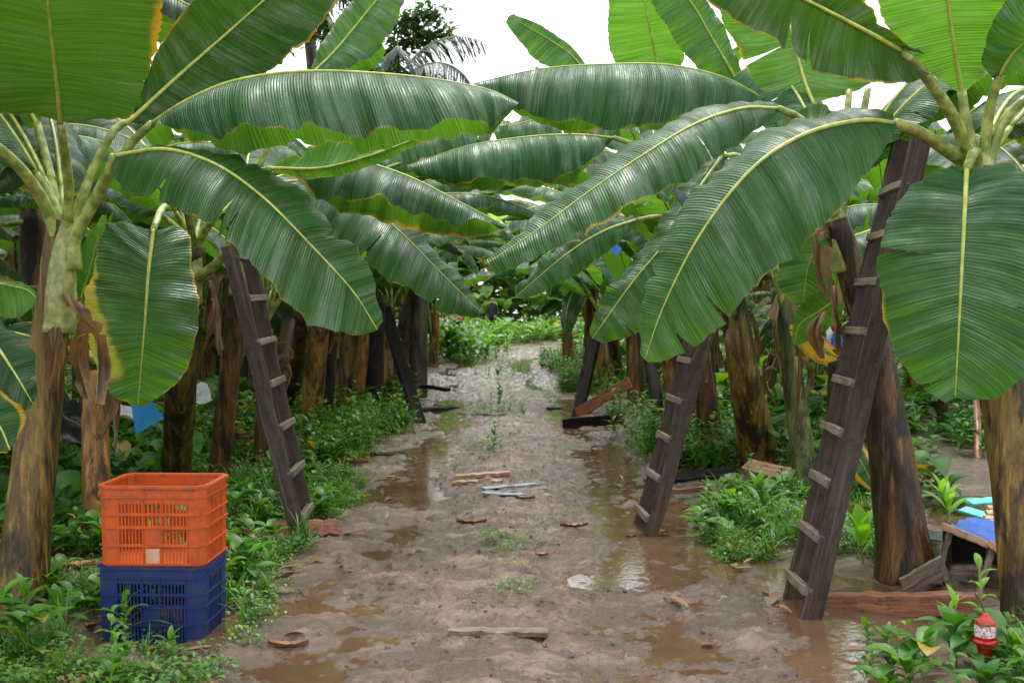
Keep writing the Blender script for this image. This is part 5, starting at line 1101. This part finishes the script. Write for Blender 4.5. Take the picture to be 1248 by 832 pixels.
tl = ['leafy tree closing the view at the far left of the bend', 'leafy tree behind the far end of the left rows', 'leafy tree straight beyond the bend of the path', 'leafy tree behind the bend right of the centre', 'leafy tree behind the far end of the right rows', 'leafy tree farthest right behind the rows']
for i, (x, y, H) in enumerate(((-15, 58, 6.5), (-8.5, 60, 6), (-2.5, 62, 5.6), (3.2, 60, 5.8), (9.5, 60, 6.2), (17, 58, 7))): branch_tree(x, y, H, 2.9, tl[i], 20+i, 2600, .42)
def palm(px, py, Y, label, seed):
    top = P(px, py, Y); rr = np.random.default_rng(seed); g = np.array([top[0]+.3, Y, gz(top[0], Y)]); root = empty('palm_tree', g, label, 'palm tree')
    C = crs([g, (g+top)/2+[.15, 0, 0], top], 16); V, Fl = tube(C, np.linspace(.16, .10, 16), 10); mk('trunk', V, Fl, M['bark'], root)
    for i in range(13):
        a = i*2.4; L = rr.uniform(1.3, 1.8); el = R(70-i*6); p = top.copy(); pts = [p.copy()]
        for q in range(12):
            e = el-R(100)*(q/12)**1.1; p = p+np.array([math.cos(e)*math.cos(a), math.cos(e)*math.sin(a), math.sin(e)])*L/12; pts.append(p.copy())
        Cc = crs(pts, 40); T, S, U = frames(Cc); Vs = []; Fs = []; b = 0
        for q in range(5, 40):
            for sg in (-1, 1):
                l = rr.uniform(.45, .65)*math.sin(math.pi*(q-2)/40)**.6; d = unit(S[q]*sg*.75+T[q]*rr.uniform(.3, .8)-np.array([0, 0, rr.uniform(.5, 1.1)])); wv_ = unit(np.cross(d, U[q]))*.018
                V = np.array([Cc[q]-wv_, Cc[q]+wv_, Cc[q]+d*l*.6-wv_*.8-[0, 0, .03], Cc[q]+d*l*.6+wv_*.8-[0, 0, .03], Cc[q]+d*l-[0, 0, .12]]); Vs.append(V); Fs += [(b, b+1, b+3, b+2), (b+2, b+3, b+4)]; b += 5
        o = mk('frond', np.vstack(Vs), Fs, M['palm'], root, smooth=False); V, Fl = tube(Cc, np.linspace(.02, .005, 40), 6); mk('frond_stalk', V, Fl, M['wildstem'], o)
palm(486, 104, 19, 'grey green palm crown half hidden behind the leaves left of the sky gap', 4)
palm(372, -10, 21, 'tall palm seen through the gap at upper left', 5)

# ------------------------------------------------------------------ two people far down the path
def person(px, py, Y, shirt, label, seed, turn=0., arms=.25):
    g = P(px, py, Y); g[2] = gz(g[0], Y); a = turn
    def q(x, y, z): return (x*math.cos(a)-y*math.sin(a), x*math.sin(a)+y*math.cos(a), z)
    pts = {'pel': (q(0, 0, .95), .135), 'waist': (q(0, 0, 1.08), .125), 'chest': (q(0, 0, 1.32), .15), 'neck': (q(0, .0, 1.48), .055), 'head': (q(0, -.01, 1.60), .095), 'crown': (q(0, 0, 1.68), .07),
           'shL': (q(-.17, 0, 1.40), .06), 'elL': (q(-.23, .03, 1.12), .042), 'wrL': (q(-.22, -.10, .90), .028), 'haL': (q(-.22, -.14, .82), .035), 'shR': (q(.17, 0, 1.40), .06), 'elR': (q(.24, .02, 1.13), .042), 'wrR': (q(.20, -.14, .95), .028), 'haR': (q(.19, -.19, .88), .035),
           'hiL': (q(-.09, 0, .88), .09), 'knL': (q(-.10, -.06, .48), .06), 'anL': (q(-.10, .05, .08), .04), 'toL': (q(-.11, -.10, .035), .035), 'hiR': (q(.09, 0, .88), .09), 'knR': (q(.11, -.02, .48), .06), 'anR': (q(.11, .03, .08), .04), 'toR': (q(.12, -.12, .035), .035)}
    E = [('pel', 'waist'), ('waist', 'chest'), ('chest', 'neck'), ('neck', 'head'), ('head', 'crown'), ('chest', 'shL'), ('shL', 'elL'), ('elL', 'wrL'), ('wrL', 'haL'), ('chest', 'shR'), ('shR', 'elR'), ('elR', 'wrR'), ('wrR', 'haR'), ('pel', 'hiL'), ('hiL', 'knL'), ('knL', 'anL'), ('anL', 'toL'), ('pel', 'hiR'), ('hiR', 'knR'), ('knR', 'anR'), ('anR', 'toR')]
    ks = list(pts); me = bpy.data.meshes.new('person'); me.from_pydata([pts[k_][0] for k_ in ks], [(ks.index(x), ks.index(y)) for x, y in E], [])
    o = bpy.data.objects.new('person', me); COL.objects.link(o); o.location = tuple(g)
    sk = o.modifiers.new('Skin', 'SKIN'); 
    if not me.skin_vertices: pass
    for i, k_ in enumerate(ks):
        v = me.skin_vertices[0].data[i]; v.radius = (pts[k_][1],)*2; v.use_root = (i == 0)
    o.modifiers.new('Subdivision', 'SUBSURF').levels = 1
    dg = bpy.context.evaluated_depsgraph_get(); ev = bpy.data.meshes.new_from_object(o.evaluated_get(dg)); o.modifiers.clear(); o.data = ev; ev.materials.clear()
    for mm in ('skin', shirt, 'cloth_dark', 'hair'): ev.materials.append(M[mm])
    for p in ev.polygons:
        z = p.center.z; rxy = math.hypot(p.center.x, p.center.y)
        p.material_index = 3 if z > 1.62 else 0 if z > 1.47 else 1 if (z > .98 and (rxy < .26 or z > 1.15)) else 2 if z < .98 and rxy < .19 else 0
        p.use_smooth = True
    tag(o, label, 'person'); return o
person(558, 405, 36, 'pink', 'person in a pink shirt standing far off in the weeds left of the path', 1, .3)
person(600, 405, 45, 'cloth_dark', 'person in dark clothes far down the path where it bends', 2, -.5)
# ------------------------------------------------------------------ light
SUN_EL, SUN_ROT = R(72), R(10)
w = bpy.data.worlds.new("World"); scene.world = w; w.use_nodes = True; nt = w.node_tree; nt.nodes.clear(); k = N(nt)
sky = nt.nodes.new('ShaderNodeTexSky'); sky.sky_type = 'NISHITA'; sky.sun_disc = False; sky.sun_elevation = SUN_EL; sky.sun_rotation = SUN_ROT; sky.dust_density = 6; sky.air_density = 1.2
hs = k.n('ShaderNodeHueSaturation', i_1=.12, i_2=1., i_4=sky.outputs[0])
ov = k.mix(.65, hs.outputs[0], (7.5, 7.7, 8.0))
bg = k.n('ShaderNodeBackground', i_0=ov, i_1=.15); o = nt.nodes.new('ShaderNodeOutputWorld'); nt.links.new(bg.outputs[0], o.inputs[0])
sd = bpy.data.lights.new('sun', 'SUN'); sd.energy = 1.5; sd.angle = R(30); sd.color = (1, .97, .92)
so = bpy.data.objects.new('sun', sd); COL.objects.link(so)
d = Vector((math.sin(SUN_ROT)*math.cos(SUN_EL), math.cos(SUN_ROT)*math.cos(SUN_EL), math.sin(SUN_EL))); so.rotation_euler = d.to_track_quat('Z', 'Y').to_euler()
vs = scene.view_settings; vs.view_transform = 'Standard'; vs.look = 'None'; vs.gamma = 1; vs.use_curve_mapping = False; vs.exposure = 1.22
scene.render.engine = 'CYCLES'; scene.cycles.max_bounces = 6; scene.cycles.transparent_max_bounces = 8; scene.cycles.use_denoising = True
scene.render.resolution_x = 1024; scene.render.resolution_y = 682
